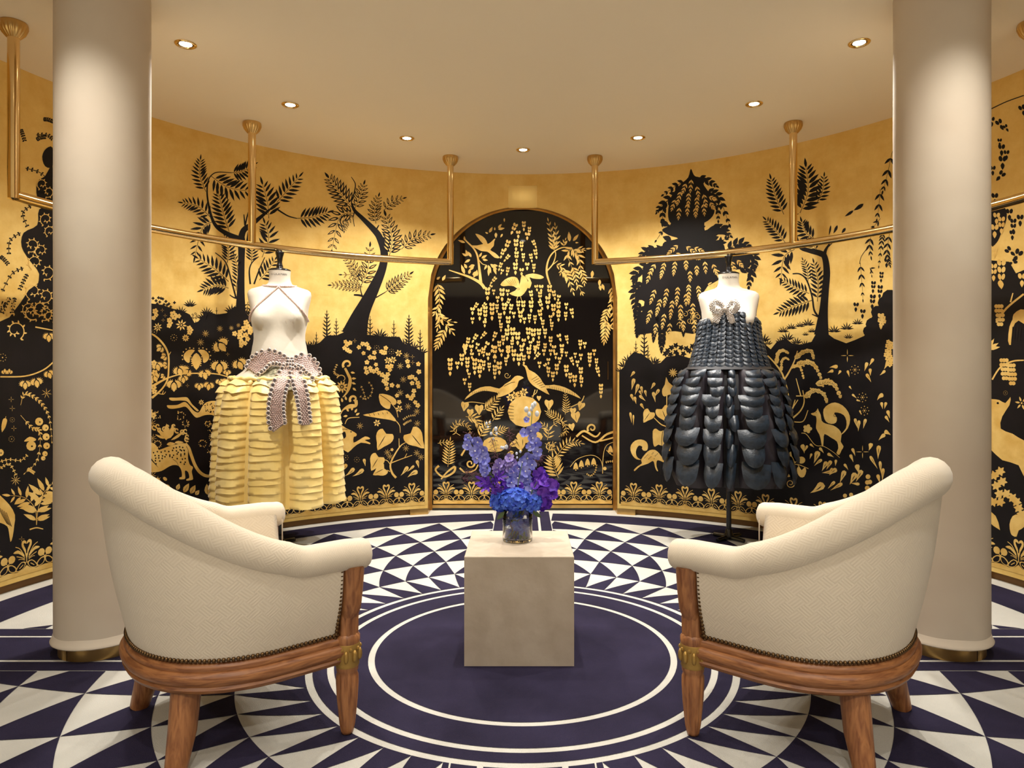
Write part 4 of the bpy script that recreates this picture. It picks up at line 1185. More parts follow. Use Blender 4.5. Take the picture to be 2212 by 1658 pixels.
ZH1 = lambda: zoom(1900, 0, 312, 739)
Z1 = lambda: zoom(325, 840, 160, 1206)
Z2 = lambda: zoom(735, 730, 190, 851)
Z3 = lambda: zoom(1640, 740, 286, 1395)
Z4 = lambda: zoom(1340, 800, 120, 642)
Z5 = lambda: zoom(930, 860, 405, 2212)
Z6 = lambda: zoom(0, 860, 115, 443)
Z7 = lambda: zoom(2135, 560, 77, 175)
Z8 = lambda: zoom(325, 640, 220, 1658)
def put(pts, c, lay):
    ox, oy, s = Z_[0]
    A_[0].polys.append(([A_[0].to2((ox + x * s, oy + y * s)) for x, y in pts], c, lay))
def poly(pts, c=GO, lay=1, n=3): put(cr(pts, n, True) if n else pts, c, lay)
def line(pts, w0, w1=None, c=GO, lay=1, n=5):
    w1 = w0 if w1 is None else w1
    P = cr(pts, n) if len(pts) > 2 else [tuple(p) for p in pts]; L = []; R = []; m = len(P) - 1
    for i, p in enumerate(P):
        a, b = P[max(i - 1, 0)], P[min(i + 1, m)]; dx, dy = b[0] - a[0], b[1] - a[1]; l = math.hypot(dx, dy) or 1
        w = (w0 + (w1 - w0) * i / m) / 2
        L.append((p[0] - dy / l * w, p[1] + dx / l * w)); R.append((p[0] + dy / l * w, p[1] - dx / l * w))
    for i in range(m): put([L[i], L[i + 1], R[i + 1], R[i]], c, lay)
def wline(pts, c=GO, lay=1, n=5):
    """stroke through (x, y, width)"""
    P = cr(pts, n); m = len(P) - 1; L = []; R = []
    for i, p in enumerate(P):
        a, b = P[max(i - 1, 0)], P[min(i + 1, m)]; dx, dy = b[0] - a[0], b[1] - a[1]; l = math.hypot(dx, dy) or 1
        L.append((p[0] - dy / l * p[2] / 2, p[1] + dx / l * p[2] / 2)); R.append((p[0] + dy / l * p[2] / 2, p[1] - dx / l * p[2] / 2))
    for i in range(m): put([L[i], L[i + 1], R[i + 1], R[i]], c, lay)
LEAFP = [(0, 0), (0.18, 0.36), (0.42, 0.5), (0.70, 0.34), (1, 0), (0.70, -0.34), (0.42, -0.5), (0.18, -0.36)]
DROP = [(0, 0.10), (0.08, 0.42), (0.25, 0.5), (0.5, 0.34), (0.75, 0.15), (1, 0), (0.75, -0.12), (0.5, -0.26), (0.25, -0.44), (0.06, -0.34)]
def leaf(x, y, ang, L, W, c=GO, lay=1, bend=0.0, shp=LEAFP):
    a = math.radians(ang); out = []
    for u, v in shp:
        b = a + bend * u; out.append((x + L * u * math.cos(a + bend * u / 2) - W * v * math.sin(b), y + L * u * math.sin(a + bend * u / 2) + W * v * math.cos(b)))
    put(out, c, lay)
def drop(x, y, ang, L, W, bend=0.3, vein=False):
    leaf(x, y, ang, L, W, GO, 1, bend, DROP)
    if vein: leaf(x + 0.2 * L * math.cos(math.radians(ang)), y + 0.2 * L * math.sin(math.radians(ang)), ang, L * 0.45, W * 0.12, KB, 2, bend)
def oval(x, y, rx, ry, ang=0, c=GO, lay=1, n=12):
    a = math.radians(ang)
    put([(x + rx * math.cos(t) * math.cos(a) - ry * math.sin(t) * math.sin(a), y + rx * math.cos(t) * math.sin(a) + ry * math.sin(t) * math.cos(a)) for t in [2 * math.pi * k / n for k in range(n)]], c, lay)
def dot(x, y, r, c=GO, lay=1): oval(x, y, r, r, 0, c, lay, 6 if r < 8 else 10)
def along(P, t):
    m = len(P) - 1; f = min(m - 1e-6, max(0, t * m)); i = int(f); u = f - i
    return (P[i][0] + (P[i + 1][0] - P[i][0]) * u, P[i][1] + (P[i + 1][1] - P[i][1]) * u, math.degrees(math.atan2(P[i + 1][1] - P[i][1], P[i + 1][0] - P[i][0])))
def frond(stem, n, L, c=KB, lay=0, sw=4, a=58, wr=0.235, t0=0.12, vein=False, tip=True, taper=0.45, sides=(1, -1)):
    P = cr(stem, 10) if len(stem) > 2 else [(stem[0][0] + (stem[1][0] - stem[0][0]) * k / 10, stem[0][1] + (stem[1][1] - stem[0][1]) * k / 10) for k in range(11)]
    line(stem, sw, sw * 0.5, c, lay)
    for k in range(n):
        t = t0 + (0.97 - t0) * (k + 0.2) / n
        x, y, d = along(P, t); l = L * (0.72 + 0.5 * math.sin(math.pi * (0.25 + 0.75 * (k + 0.5) / n))) * (1 - taper * max(0, (k + 1) / n - 0.6))
        for s in sides:
            an = d + s * (a - 14 * k / n)
            x0, y0 = x + math.cos(math.radians(an)) * L * 0.06, y + math.sin(math.radians(an)) * L * 0.06
            leaf(x0, y0, an, l, l * wr, c, lay)
            if vein: leaf(x0 + 0.22 * l * math.cos(math.radians(an)), y0 + 0.22 * l * math.sin(math.radians(an)), an, l * 0.55, l * wr * 0.42, GO if c == KB else KB, lay + 1)
    if tip:
        x, y, d = along(P, 1.0); leaf(x, y, d, L * 0.75, L * wr * 0.8, c, lay)
def tuft(x, y, h, n=6, sp=60, c=KB, lay=0, w=0.16):
    for k in range(n):
        a = -90 + sp * (k / (n - 1) - 0.5) * 2; l = h * (1 - 0.25 * abs(k / (n - 1) - 0.5) * 2)
        leaf(x + (k / (n - 1) - 0.5) * h * 0.35, y, a * 0.75 - 90 * 0.25, l, h * w, c, lay, math.radians((a + 90) * 0.6))
def horsetail(x, y, h, c=KB, lay=0, lean=0.0):
    frond([(x, y), (x + lean * h * 0.5, y - h * 0.5), (x + lean * h, y - h)], max(4, int(h / 24)), h * 0.19, c, lay, h * 0.07, 52, 0.24, 0.0)
def flower(x, y, r, n=5, c=GO, lay=1, eye=True, ph=0.0):
    for k in range(n):
        a = 2 * math.pi * k / n + ph; oval(x + r * 0.55 * math.cos(a), y + r * 0.55 * math.sin(a), r * 0.45, r * 0.40, math.degrees(a), c, lay, 8)
    dot(x, y, r * 0.35, c, lay)
    if eye: dot(x, y, r * 0.14, KB if c == GO else GO, lay + 1)
def daisy(x, y, r, n=8, c=GO, lay=1, w=0.28, eye=True, r0=0.25):
    for k in range(n):
        a = 360 * k / n + 10; leaf(x + r * r0 * math.cos(math.radians(a)), y + r * r0 * math.sin(math.radians(a)), a, r * (1 - r0), r * w, c, lay)
    if eye: dot(x, y, r * 0.14, c, lay)
def rays(x, y, r, n=10): daisy(x, y, r, n, w=0.10, r0=0.12)
def ringdots(x, y, r, n=9, s=0.13):
    for k in range(n):
        a = 2 * math.pi * k / n; dot(x + r * math.cos(a), y + r * math.sin(a), r * s)
    dot(x, y, r * 0.2)
def plus(x, y, r):
    for a in (0, 90, 180, 270): leaf(x + 0.12 * r * math.cos(math.radians(a)), y + 0.12 * r * math.sin(math.radians(a)), a, r, r * 0.14)
def blossoms(pts, r): 
    for i, (x, y) in enumerate(pts): flower(x, y, r * (0.9 + 0.25 * ((i * 7) % 5) / 5), 5, ph=i * 0.7)
def tulip(x, y, s, rot=0, dots=True):
    """three-part pod flower with dotted outlines, hanging at angle rot"""
    ca, sa = math.cos(math.radians(rot)), math.sin(math.radians(rot))
    def T(p): return (x + s * (p[0] * ca - p[1] * sa), y + s * (p[0] * sa + p[1] * ca))
    poly([T(p) for p in ((0, -0.2), (0.32, 0.15), (0.34, 0.6), (0.0, 1.15), (-0.34, 0.6), (-0.32, 0.15))], n=2)
    for q in (-1, 1):
        poly([T((q * u, v)) for u, v in ((0.12, -0.42), (0.6, -0.45), (0.98, -0.1), (0.98, 0.3), (0.68, 0.58), (0.52, 0.5), (0.5, 0.15), (0.28, -0.2))], n=2)
        if dots:
            for k in range(6):
                a = math.radians(-110 + 26 * k); px, py = T((q * (0.45 + 0.68 * math.cos(a)), 0.08 + 0.68 * math.sin(a))); dot(px, py, s * 0.055)
            for k in range(5):
                px, py = T((q * (0.42 - 0.02 * k), 0.12 + 0.17 * k)); dot(px, py, s * 0.05)
def bell(x, y, L, tilt=0, c=GO, lay=1):
    """hanging chain of rounded leaf pairs ending in a point (the weeping tree)"""
    a = math.radians(90 + tilt); ux, uy = math.cos(a), math.sin(a); vx, vy = -uy, ux
    n = 1 if L < 75 else (2 if L < 125 else 3); st = L / (n + 1.15); w = min(L * 0.30, st * 0.62)
    for k in range(n):
        cx, cy = x + ux * st * (k + 0.35), y + uy * st * (k + 0.35); q = 1 - 0.10 * k
        for s in (-1, 1):
            oval(cx + vx * s * w * 0.52 * q, cy + vy * s * w * 0.52 * q, st * 0.46, w * 0.50 * q, 90 + tilt - s * 14, c, lay, 9)
    leaf(x + ux * st * (n - 0.02), y + uy * st * (n - 0.02), 90 + tilt, st * 1.15, w * 1.05, c, lay)
def willow(pts, n, L, c=GO, lay=1, W=0.34, a=42):
    frond(pts, n, L * 0.82, c, lay, max(1.6, L * 0.05), a, W * 0.86, 0.0, tip=True, taper=0.2)
def heartleaf(x, y, s, ang, vein=True):
    a = math.radians(ang)
    pts = [(0, 0), (-0.18, 0.36), (0.05, 0.56), (0.42, 0.52), (0.8, 0.26), (1.2, 0), (0.8, -0.26), (0.42, -0.52), (0.05, -0.56), (-0.18, -0.36)]
    poly([(x + s * (u * math.cos(a) - v * math.sin(a)), y + s * (u * math.sin(a) + v * math.cos(a))) for u, v in pts], n=2)
    if vein: leaf(x + s * 0.1 * math.cos(a), y + s * 0.1 * math.sin(a), ang + 3, s * 0.95, s * 0.05, KB, 2)
def scroll(x, y, r, turns=1.2, w=4, c=GO, lay=1, ph=0, hand=1, leaves=0):
    P = []
    for k in range(18):
        t = k / 17; a = ph + hand * t * turns * 2 * math.pi; q = r * (1 - 0.78 * t); P.append((x + q * math.cos(a), y + q * math.sin(a)))
    line(P, w, w * 0.6, c, lay, 2)
    for k in range(leaves):
        px, py, d = along(P, k / leaves); leaf(px, py, d - hand * 70, r * 0.34, r * 0.18, c, lay)
def vine(pts, n, s, c=GO, lay=1, w=3):
    P = cr(pts, 8); line(pts, w, w * 0.7, c, lay)
    for k in range(n):
        x, y, d = along(P, (k + 0.5) / n)
        for q in (-1, 1):
            an = math.radians(d + q * 65); oval(x + math.cos(an) * s * 0.8, y + math.sin(an) * s * 0.8, s * 0.62, s * 0.46, d + q * 50, c, lay, 7)

# ---------------------------------------------------------------- black hills
def ground(name, edge, th_edge, sgn):
    a = Art(name); up = [px_wall(*p) for p in edge]
    up = [p for p in up if (p[0] * sgn > th_edge)]
    up.sort(key=lambda p: p[0])
    if sgn < 0: up.append((-th_edge, up[-1][1] - 0.01))
    else: up.insert(0, (th_edge, up[0][1] - 0.01))
    lo = [(p[0], 0.046 * D) for p in reversed(up)]
    # fine upper edge, cut into short columns so that the tessellation stays clean
    for i in range(len(up) - 1):
        (t0, z0), (t1, z1) = up[i], up[i + 1]
        if t1 - t0 < 1e-6: continue
        a.polys.append(([(t0, 0.030 * D), (t1, 0.030 * D), (t1, z1), (t0, z0)], KB, 0))
    return a
EDGE_L = [(-900, 640), (-300, 690), (0, 694), (20, 685), (45, 652), (62, 626), (84, 610), (96, 560), (113, 520), (140, 470), (180, 500), (230, 560), (280, 620), (310, 648), (326, 655), (350, 658), (375, 667), (392, 670), (410, 679), (420, 697), (428, 694), (440, 679), (452, 673), (468, 679), (489, 676), (507, 661), (531, 676), (545, 690), (600, 705), (650, 745), (661, 745), (676, 745), (691, 739), (706, 724), (727, 724), (748, 715), (778, 721), (808, 724), (839, 727), (863, 727), (872, 742), (893, 748), (908, 757), (917, 762)]
ground('painted_hill', EDGE_L, TA + 0.010, -1).build('black lacquer hillside painted on the gold wall')
EDGE_R = [(1345, 796), (1349, 790), (1356, 773), (1369, 760), (1385, 764), (1398, 773), (1411, 786), (1427, 783), (1440, 770), (1470, 767), (1489, 773), (1520, 760), (1600, 745), (1639, 731), (1665, 754), (1678, 738), (1698, 731), (1711, 741), (1730, 744), (1753, 738), (1764, 718), (1790, 722), (1802, 731), (1828, 741), (1847, 734), (1867, 725), (1874, 708), (1880, 689), (1893, 673), (1926, 646), (1960, 600), (2010, 540), (2080, 500), (2120, 540), (2140, 562), (2180, 565), (2195, 590), (2212, 583), (2500, 560), (3100, 600)]
ground('painted_hill', EDGE_R, TA + 0.006, 1).build('black lacquer hillside painted on the gold wall')

# ---------------------------------------------------------------- left panel: two feathery trees
art('painted_tree'); ZA()
wline([(690, 1660, 150), (690, 1560, 95), (690, 1400, 62), (695, 1150, 48), (697, 990, 54), (690, 940, 60)], KB, 0)
wline([(690, 960, 50), (600, 920, 36), (520, 870, 28), (480, 810, 22), (455, 720, 16), (440, 620, 12), (445, 530, 10), (470, 480, 8), (520, 455, 7), (620, 460, 5)], KB, 0)
wline([(690, 970, 50), (712, 890, 44), (780, 840, 34), (840, 790, 26), (905, 735, 16)], KB, 0)
for p in ([(716, 890), (740, 780), (770, 685)], [(722, 850), (714, 770)], [(680, 1400), (640, 1390), (608, 1370)], [(655, 1390), (625, 1280), (580, 1130), (500, 1055)], [(762, 1290), (755, 1190), (775, 1130), (825, 1085)], [(790, 1290), (830, 1180), (870, 1090)], [(735, 985), (760, 850), (800, 780)], [(960, 730), (1040, 780), (1110, 800)], [(905, 735), (960, 690)]):
    line(p, 13, 6, KB, 0)
for st, n, L in (([(430, 600), (385, 480), (390, 365)], 9, 62), ([(620, 460), (700, 450), (780, 405)], 8, 66), ([(470, 485), (600, 570), (780, 600)], 9, 85), ([(470, 795), (370, 710), (262, 685)], 8, 62), ([(605, 900), (560, 760), (525, 620)], 9, 80),
                 ([(480, 825), (400, 880), (350, 1080)], 8, 75), ([(900, 800), (890, 680), (855, 550)], 7, 92), ([(960, 680), (1040, 590), (1125, 492)], 7, 72), ([(1110, 800), (1230, 790), (1335, 757)], 8, 76), ([(850, 1090), (900, 950), (872, 840)], 7, 76),
                 ([(600, 1270), (500, 1180), (375, 1100)], 8, 80), ([(600, 1320), (510, 1300), (415, 1330)], 8, 76), ([(590, 1130), (600, 1040), (572, 935)], 8, 55), ([(655, 1340), (670, 1200), (640, 1070)], 10, 46), ([(770, 1130), (775, 1050), (766, 980)], 7, 48), ([(830, 1260), (890, 1190), (945, 1110)], 6, 66), ([(745, 1420), (738, 1500), (745, 1560)], 6, 36)):
    frond(st, n, L, KB, 0)
A_[0].build('black feathery-leaved tree with forked trunk')
art('painted_tree'); ZA()
wline([(1540, 1665, 190), (1580, 1540, 135), (1620, 1450, 105), (1680, 1330, 84), (1745, 1180, 62), (1762, 1060, 56), (1730, 950, 50), (1690, 890, 45), (1600, 800, 32), (1540, 740, 24), (1522, 680, 12), (1540, 600, 9), (1545, 540, 7), (1515, 490, 4)], KB, 0)
for p, w in (([(1695, 895), (1722, 850)], 13), ([(1630, 1430), (1600, 1380), (1535, 1370)], 20), ([(1700, 1390), (1770, 1350)], 9), ([(1600, 1385), (1585, 1330), (1590, 1290)], 9), ([(1540, 745), (1530, 800), (1540, 860)], 7)): line(p, w, w * 0.6, KB, 0)
for st, n, L in (([(1535, 735), (1440, 620), (1350, 500)], 9, 76), ([(1540, 730), (1580, 640), (1608, 550)], 6, 56), ([(1540, 760), (1430, 790), (1372, 1030)], 9, 72), ([(1540, 765), (1480, 830), (1465, 890)], 6, 30), ([(1700, 840), (1690, 740), (1718, 640)], 7, 52), ([(1760, 740), (1820, 680), (1900, 652)], 5, 46),
                 ([(1800, 1080), (1820, 950), (1775, 785)], 9, 74), ([(1890, 1030), (1980, 950), (2105, 922)], 7, 58), ([(1590, 1300), (1640, 1180), (1655, 1015)], 7, 62), ([(1600, 1280), (1540, 1170), (1460, 1080)], 8, 46), ([(1590, 1230), (1540, 1220), (1450, 1220)], 4, 42), ([(1600, 1310), (1500, 1300), (1370, 1298)], 8, 46), ([(1770, 1350), (1850, 1290), (1950, 1218)], 8, 56)):
    frond(st, n, L, KB, 0, vein=True, wr=0.32)
A_[0].build('black slender tree with curved trunk and veined leaves'); KEEP['treeL'] = A_[0]
# grasses and little plants on the hill line
art('painted_grasses'); ZB()
for x, y, h, n in ((235, 120, 55, 6), (300, 75, 60, 7), (420, 130, 60, 7), (405, 170, 70, 8), (560, 190, 60, 8), (600, 120, 70, 7), (340, 210, 40, 5), (1140, 365, 55, 6), (1185, 355, 50, 5), (1530, 285, 60, 6), (1430, 265, 60, 6), (1660, 290, 70, 6), (1700, 300, 40, 5), (1840, 360, 70, 6), (1900, 375, 60, 6), (1960, 410, 60, 6), (1500, 290, 40, 5), (640, 130, 60, 6), (700, 130, 60, 6)): tuft(x, y, h, n)
for x, y, h in ((490, 190, 100), (1280, 300, 180), (1348, 290, 120), (1205, 360, 95), (1590, 295, 140), (1760, 300, 115), (1868, 350, 195), (1948, 395, 140), (1420, 270, 70)): horsetail(x, y, h)
Z8()
for x, y in ((200, 40), (250, 80), (150, 90), (300, 120), (330, 170), (270, 140), (390, 100), (220, 130), (110, 120), (170, 30), (90, 70), (130, 20), (40, 30)): flower(x, y, 26, 4, KB, 0, False)
for x, y in ((690, 300), (735, 280), (760, 320), (690, 345), (740, 350)): oval(x, y, 22, 16, 30, KB, 0, 8); oval(x, y, 12, 8, 30, GO, 1, 8)
A_[0].build('black grasses along the hill line')
# ---------------------------------------------------------------- left panel: gold motifs
art('painted_flowers'); Z8()
for x, y, r in ((370, 290, 62), (390, 330, 58), (460, 320, 40), (305, 385, 45), (320, 430, 45), (300, 475, 42), (630, 515, 45), (650, 545, 48), (635, 585, 46), (75, 240, 50), (90, 300, 40), (50, 350, 40), (1555, 425, 50), (1520, 520, 52), (1590, 500, 55), (1620, 580, 48), (1460, 580, 48), (1370, 605, 46), (1460, 655, 58), (1545, 630, 48), (1580, 690, 44), (1480, 740, 50), (1540, 760, 40), (1475, 800, 38), (1650, 530, 40)): flower(x, y, r)
for x, y, r in ((500, 465, 95), (115, 500, 75)): daisy(x, y, r, 8)
for x, y, r in ((895, 605, 62), (815, 745, 66), (1130, 525, 56), (1315, 515, 42), (1430, 470, 40)): rays(x, y, r, 9)
for x, y, r in ((378, 670, 50), (60, 580, 40)): ringdots(x, y, r)
daisy(570, 675, 62, 9, w=0.4)
for x, y in ((190, 225), (237, 312), (205, 385), (1255, 940), (600, 1450)): plus(x, y, 30)
A_[0].build('gold blossoms scattered on black ground')
art('painted_pod_vine'); Z8()
wline([(20, 610, 26), (120, 680, 30), (230, 810, 32), (290, 960, 28), (295, 1150, 26), (275, 1350, 26), (180, 1510, 26), (20, 1650, 38)]); wline([(20, 1470, 46), (150, 1390, 34), (300, 1320, 24), (500, 1265, 18), (760, 1250, 18), (1080, 1262, 18), (1320, 1330, 12)])
for p in ([(295, 960), (330, 900)], [(90, 1390), (150, 1245)], [(130, 1580), (210, 1590), (245, 1550)], [(190, 1590), (210, 1530)]): line(p, 14, 8)
for x, y, s, r in ((745, 960, 205, 0), (1120, 1120, 130, 0), (1130, 780, 130, -40), (465, 1190, 100, -20), (600, 1210, 85, 55), (380, 1420, 115, 0), (880, 1250, 95, -12), (1440, 1080, 110, -25), (790, 1450, 70, 0), (950, 1440, 80, 8), (1125, 1380, 65, -5), (530, 1330, 75, -5), (110, 1120, 85, -15), (225, 980, 60, 70), (240, 1120, 55, 80), (160, 840, 70, 50), (1245, 1230, 60, 0), (1230, 1380, 60, 30), (60, 1310, 80, -30), (205, 1300, 45, 60)): tulip(x, y, s, r)
A_[0].build('gold vine with three-part pods')
art('painted_hound'); Z1()
poly([(310, 140), (420, 140), (570, 130), (620, 160), (680, 250), (780, 340), (770, 360), (740, 350), (640, 250), (580, 195), (470, 185), (360, 190), (310, 170)], n=3)
poly([(265, 265), (330, 262), (440, 255), (540, 210), (600, 235), (690, 340), (760, 380), (800, 360), (850, 270), (920, 210), (1030, 190), (1120, 210), (1200, 260), (1400, 330), (1600, 340), (1700, 420), (1600, 520), (1400, 540), (1250, 560), (1150, 530), (1090, 470), (1000, 420), (880, 425), (760, 465), (700, 430), (620, 330), (560, 285), (470, 305), (360, 320), (290, 310)], n=3)
daisy(825, 215, 48, 7, w=0.4)
rn = random.Random(2)
for k in range(40): dot(880 + rn.random() * 280, 230 + rn.random() * 150, rn.uniform(5, 11), KB, 2)
A_[0].build('gold leaping hound')
art('painted_leopard'); Z1()
poly([(-260, 1010), (-100, 985), (20, 1000), (150, 985), (300, 930), (440, 895), (550, 880), (600, 930), (610, 1020), (610, 1130), (640, 1230), (690, 1270), (670, 1340), (690, 1440), (680, 1475), (590, 1490), (585, 1465), (630, 1440), (610, 1350), (560, 1330), (565, 1440), (540, 1465), (470, 1465), (475, 1435), (510, 1420), (500, 1320), (455, 1250), (380, 1235), (300, 1260), (180, 1330), (40, 1355), (-100, 1340), (-260, 1320)], n=3)
wline([(560, 890, 60), (620, 960, 52), (660, 1070, 50), (720, 1230, 50), (800, 1350, 50), (900, 1410, 48), (1010, 1410, 40), (1120, 1390, 30)])
for x, y in [(45 + 62 * i, 1035 + (i % 2) * -12 - i * 5) for i in range(9)] + [(70 + 60 * i, 1080 - i * 4 + (i % 3) * 8) for i in range(9)] + [(80, 1125), (130, 1120), (185, 1125), (230, 1100), (75, 1165), (145, 1170), (85, 1215), (310, 1095), (350, 1110), (430, 1130), (490, 1085), (515, 1140), (550, 1045), (560, 1130), (485, 1190), (560, 1190), (545, 1220), (445, 1030), (500, 1000), (545, 1000), (370, 960), (415, 950), (470, 940), (520, 950)]: leaf(x, y - 14, 80, 30, 26, KB, 2)
line([(360, 1140), (420, 1180), (455, 1250)], 5, 4, KB, 2); line([(580, 930), (612, 1000), (612, 1130)], 7, 5, KB, 2)
A_[0].build('gold spotted leopard with long tail')
art('painted_plume'); Z1()
for x, y, a, L, W, b in ((255, 830, -75, 270, 80, -0.5), (250, 830, -100, 260, 85, 0.5), (270, 810, -50, 260, 95, -0.6), (240, 770, -150, 160, 70, 0.7), (240, 800, -170, 180, 40, 0.4), (330, 830, -25, 300, 46, -0.4), (260, 900, -10, 150, 60, 0.2), (390, 870, -5, 150, 50, 0.1)): leaf(x, y, a, L, W, GO, 1, b)
for x, y in ((280, 610), (380, 600), (430, 670), (150, 660), (60, 620), (120, 600), (520, 690), (570, 680), (600, 770), (590, 810), (230, 640)): scroll(x, y, 45, 0.9, 26, ph=1.0)
for k in range(12):
    a = 2 * math.pi * k / 12; leaf(115 + 40 * math.cos(a), 895 + 40 * math.sin(a), math.degrees(a), 30, 18)
rn = random.Random(6)
for cx, cy, R in ((100, 430, 75), (490, 430, 80), (570, 560, 60), (1010, 640, 90), (1020, 780, 70), (1030, 1000, 110), (1020, 1150, 80), (850, 880, 70), (930, 560, 50)):
    for k in range(26):
        a = rn.uniform(0, 6.28); q = R * (0.55 + 0.45 * rn.random()); dot(cx + q * math.cos(a), cy + q * math.sin(a), rn.uniform(5, 9))
for x, y, a, L, W in ((430, 1640, -70, 110, 70), (540, 1680, -60, 170, 90), (650, 1700, -60, 160, 90), (730, 1720, -50, 100, 70), (930, 1720, -95, 180, 95), (1030, 1700, -80, 180, 60), (1110, 1720, -60, 130, 80)): leaf(x, y, a, L, W); leaf(x, y, a, L * 0.8, 6, KB, 2)
for x, y in ((120, 1470), (235, 1460), (280, 1580)): oval(x, y, 38, 26, 40)
A_[0].build('gold plume of curled leaves with dotted scrolls')
art('painted_blossom_boughs'); Z2()
blossoms([(50, 35), (95, 45), (65, 60), (40, 95), (70, 115), (95, 130), (215, 55), (255, 60), (180, 88), (275, 95), (225, 145), (330, 140), (290, 185), (328, 190), (258, 233), (345, 255), (440, 95), (410, 135), (395, 130), (430, 140), (245, 290), (290, 290), (255, 330), (300, 315), (325, 320), (355, 300), (372, 335), (405, 355), (435, 375), (460, 350), (455, 395), (420, 415), (445, 440), (452, 487), (500, 455), (558, 463), (455, 275), (492, 270), (480, 305), (650, 225), (658, 270), (755, 250), (760, 325), (670, 380), (695, 375), (730, 395), (695, 435), (750, 435), (758, 468), (712, 510), (650, 560), (705, 555), (685, 580), (725, 620), (750, 650), (548, 555), (570, 618)], 24)
for x, y in ((460, 215), (565, 145), (570, 683), (355, 820), (510, 210)): daisy(x, y, 36, 6, w=0.45)
for x, y in ((580, 270), (610, 400), (655, 660), (740, 710), (745, 825), (635, 1065), (740, 1110), (780, 1150), (455, 1105), (640, 170), (580, 528), (190, 848), (480, 1145)): rays(x, y, 36, 8)
for x, y in ((495, 130), (352, 95), (160, 1175), (52, 1155)): ringdots(x, y, 24, 8, 0.12)
for x, y in ((140, 25), (698, 180), (700, 235)): plus(x, y, 20)
for p in ([(200, 460), (225, 520), (240, 590), (190, 560)], [(270, 420), (310, 480), (290, 560), (240, 590)], [(605, 790), (660, 755), (725, 745)], [(610, 840), (640, 815), (685, 795)]): vine(p, 7, 8, w=2)
for x, y in ((500, 1078),): flower(x, y, 16)
A_[0].build('gold blossom sprays trailing on black'); KEEP['bloss'] = A_[0]
art('painted_heart_leaf_plant'); Z2()
poly([(378, 540), (450, 545), (510, 570), (545, 610), (530, 645), (500, 640), (490, 620), (480, 680), (440, 680), (395, 645), (378, 600)], n=2); line([(385, 548), (450, 590), (490, 625)], 5, 5, KB, 2)
line([(490, 625), (540, 690), (558, 765)], 6, 5)
poly([(220, 742), (300, 725), (400, 700), (455, 700), (500, 740), (545, 805), (480, 790), (380, 775), (280, 758)], n=2)
for k in range(6): line([(290 + 42 * k, 745 - 6 * k + 8), (275 + 44 * k, 728 - 4 * k)], 5, 3, KB, 2)
line([(545, 805), (575, 850), (580, 915)], 8, 5)
heartleaf(445, 925, 150, 118); heartleaf(680, 920, 165, 48); heartleaf(370, 1150, 125, 118); heartleaf(425, 1260, 105, 150)
wline([(540, 1350, 22), (500, 1300, 20), (485, 1220, 16), (530, 1120, 14), (585, 1040, 10), (630, 1010, 6)]); line([(495, 1205), (600, 1165), (695, 1132)], 10, 5); line([(620, 1160), (645, 1115)], 7, 4); line([(570, 1060), (568, 970)], 8, 6)
line([(485, 1225), (455, 1185), (415, 1175)], 7, 6); line([(480, 1290), (455, 1275)], 8, 6)
for x, y, a, L, W, b in ((230, 1165, 80, 75, 32, 0), (135, 1255, 125, 120, 42, 0.5), (225, 1265, 130, 130, 44, 0.6), (60, 1215, 110, 90, 40, 0.4), (655, 1240, 120, 115, 40, 0.3), (715, 1230, 130, 95, 26, 0.3), (740, 1180, 65, 80, 34, 0.4), (750, 1290, 165, 115, 50, -0.5)): drop(x, y, a, L, W, b, True)
A_[0].build('gold plant with large heart-shaped leaves'); KEEP['heart'] = A_[0]
art('painted_hare'); Z2()
poly([(-120, 880), (-40, 850), (10, 840), (55, 870), (110, 895), (158, 925), (150, 950), (130, 955), (128, 1010), (180, 985), (240, 950), (285, 965), (280, 978), (235, 985), (285, 1010), (285, 1025), (200, 1010), (130, 1055), (75, 1105), (30, 1080), (-60, 1090), (-200, 1060), (-220, 950)], n=2)
poly([(18, 920), (45, 905), (55, 950), (30, 970)], KB, 2); dot(104, 905, 7, KB, 2); line([(0, 885), (40, 878), (70, 885)], 4, 4, KB, 2)
A_[0].build('gold running hare')
art('painted_arabesque'); Z2()
for cx, cy, r, ph in ((70, 255, 48, 2.5), (130, 590, 40, 2.5)): scroll(cx, cy, r, 0.9, 24, ph=ph)
wline([(45, 290, 22), (75, 350, 26), (95, 400, 30), (85, 470, 34), (60, 530, 18), (25, 570, 10)]); wline([(150, 600, 34), (150, 650, 30), (90, 660, 40), (30, 690, 14), (0, 740, 8)]); wline([(45, 830, 6), (80, 775, 8), (185, 765, 6)])
for x, y, a in ((100, 330, 10), (110, 390, 0), (110, 430, 20), (120, 480, 40), (60, 600, -110), (20, 620, -100), (95, 620, -90), (80, 710, -120), (110, 700, -80), (140, 720, -60), (150, 745, -30), (70, 750, 170)): leaf(x, y, a, 44, 22)
daisy(15, 470, 62, 10, w=0.3); scroll(20, 400, 55, 0.6, 10, ph=3.4); vine([(-30, 250), (-60, 330), (-20, 360)], 8, 9)
A_[0].build('gold arabesque scrolls')

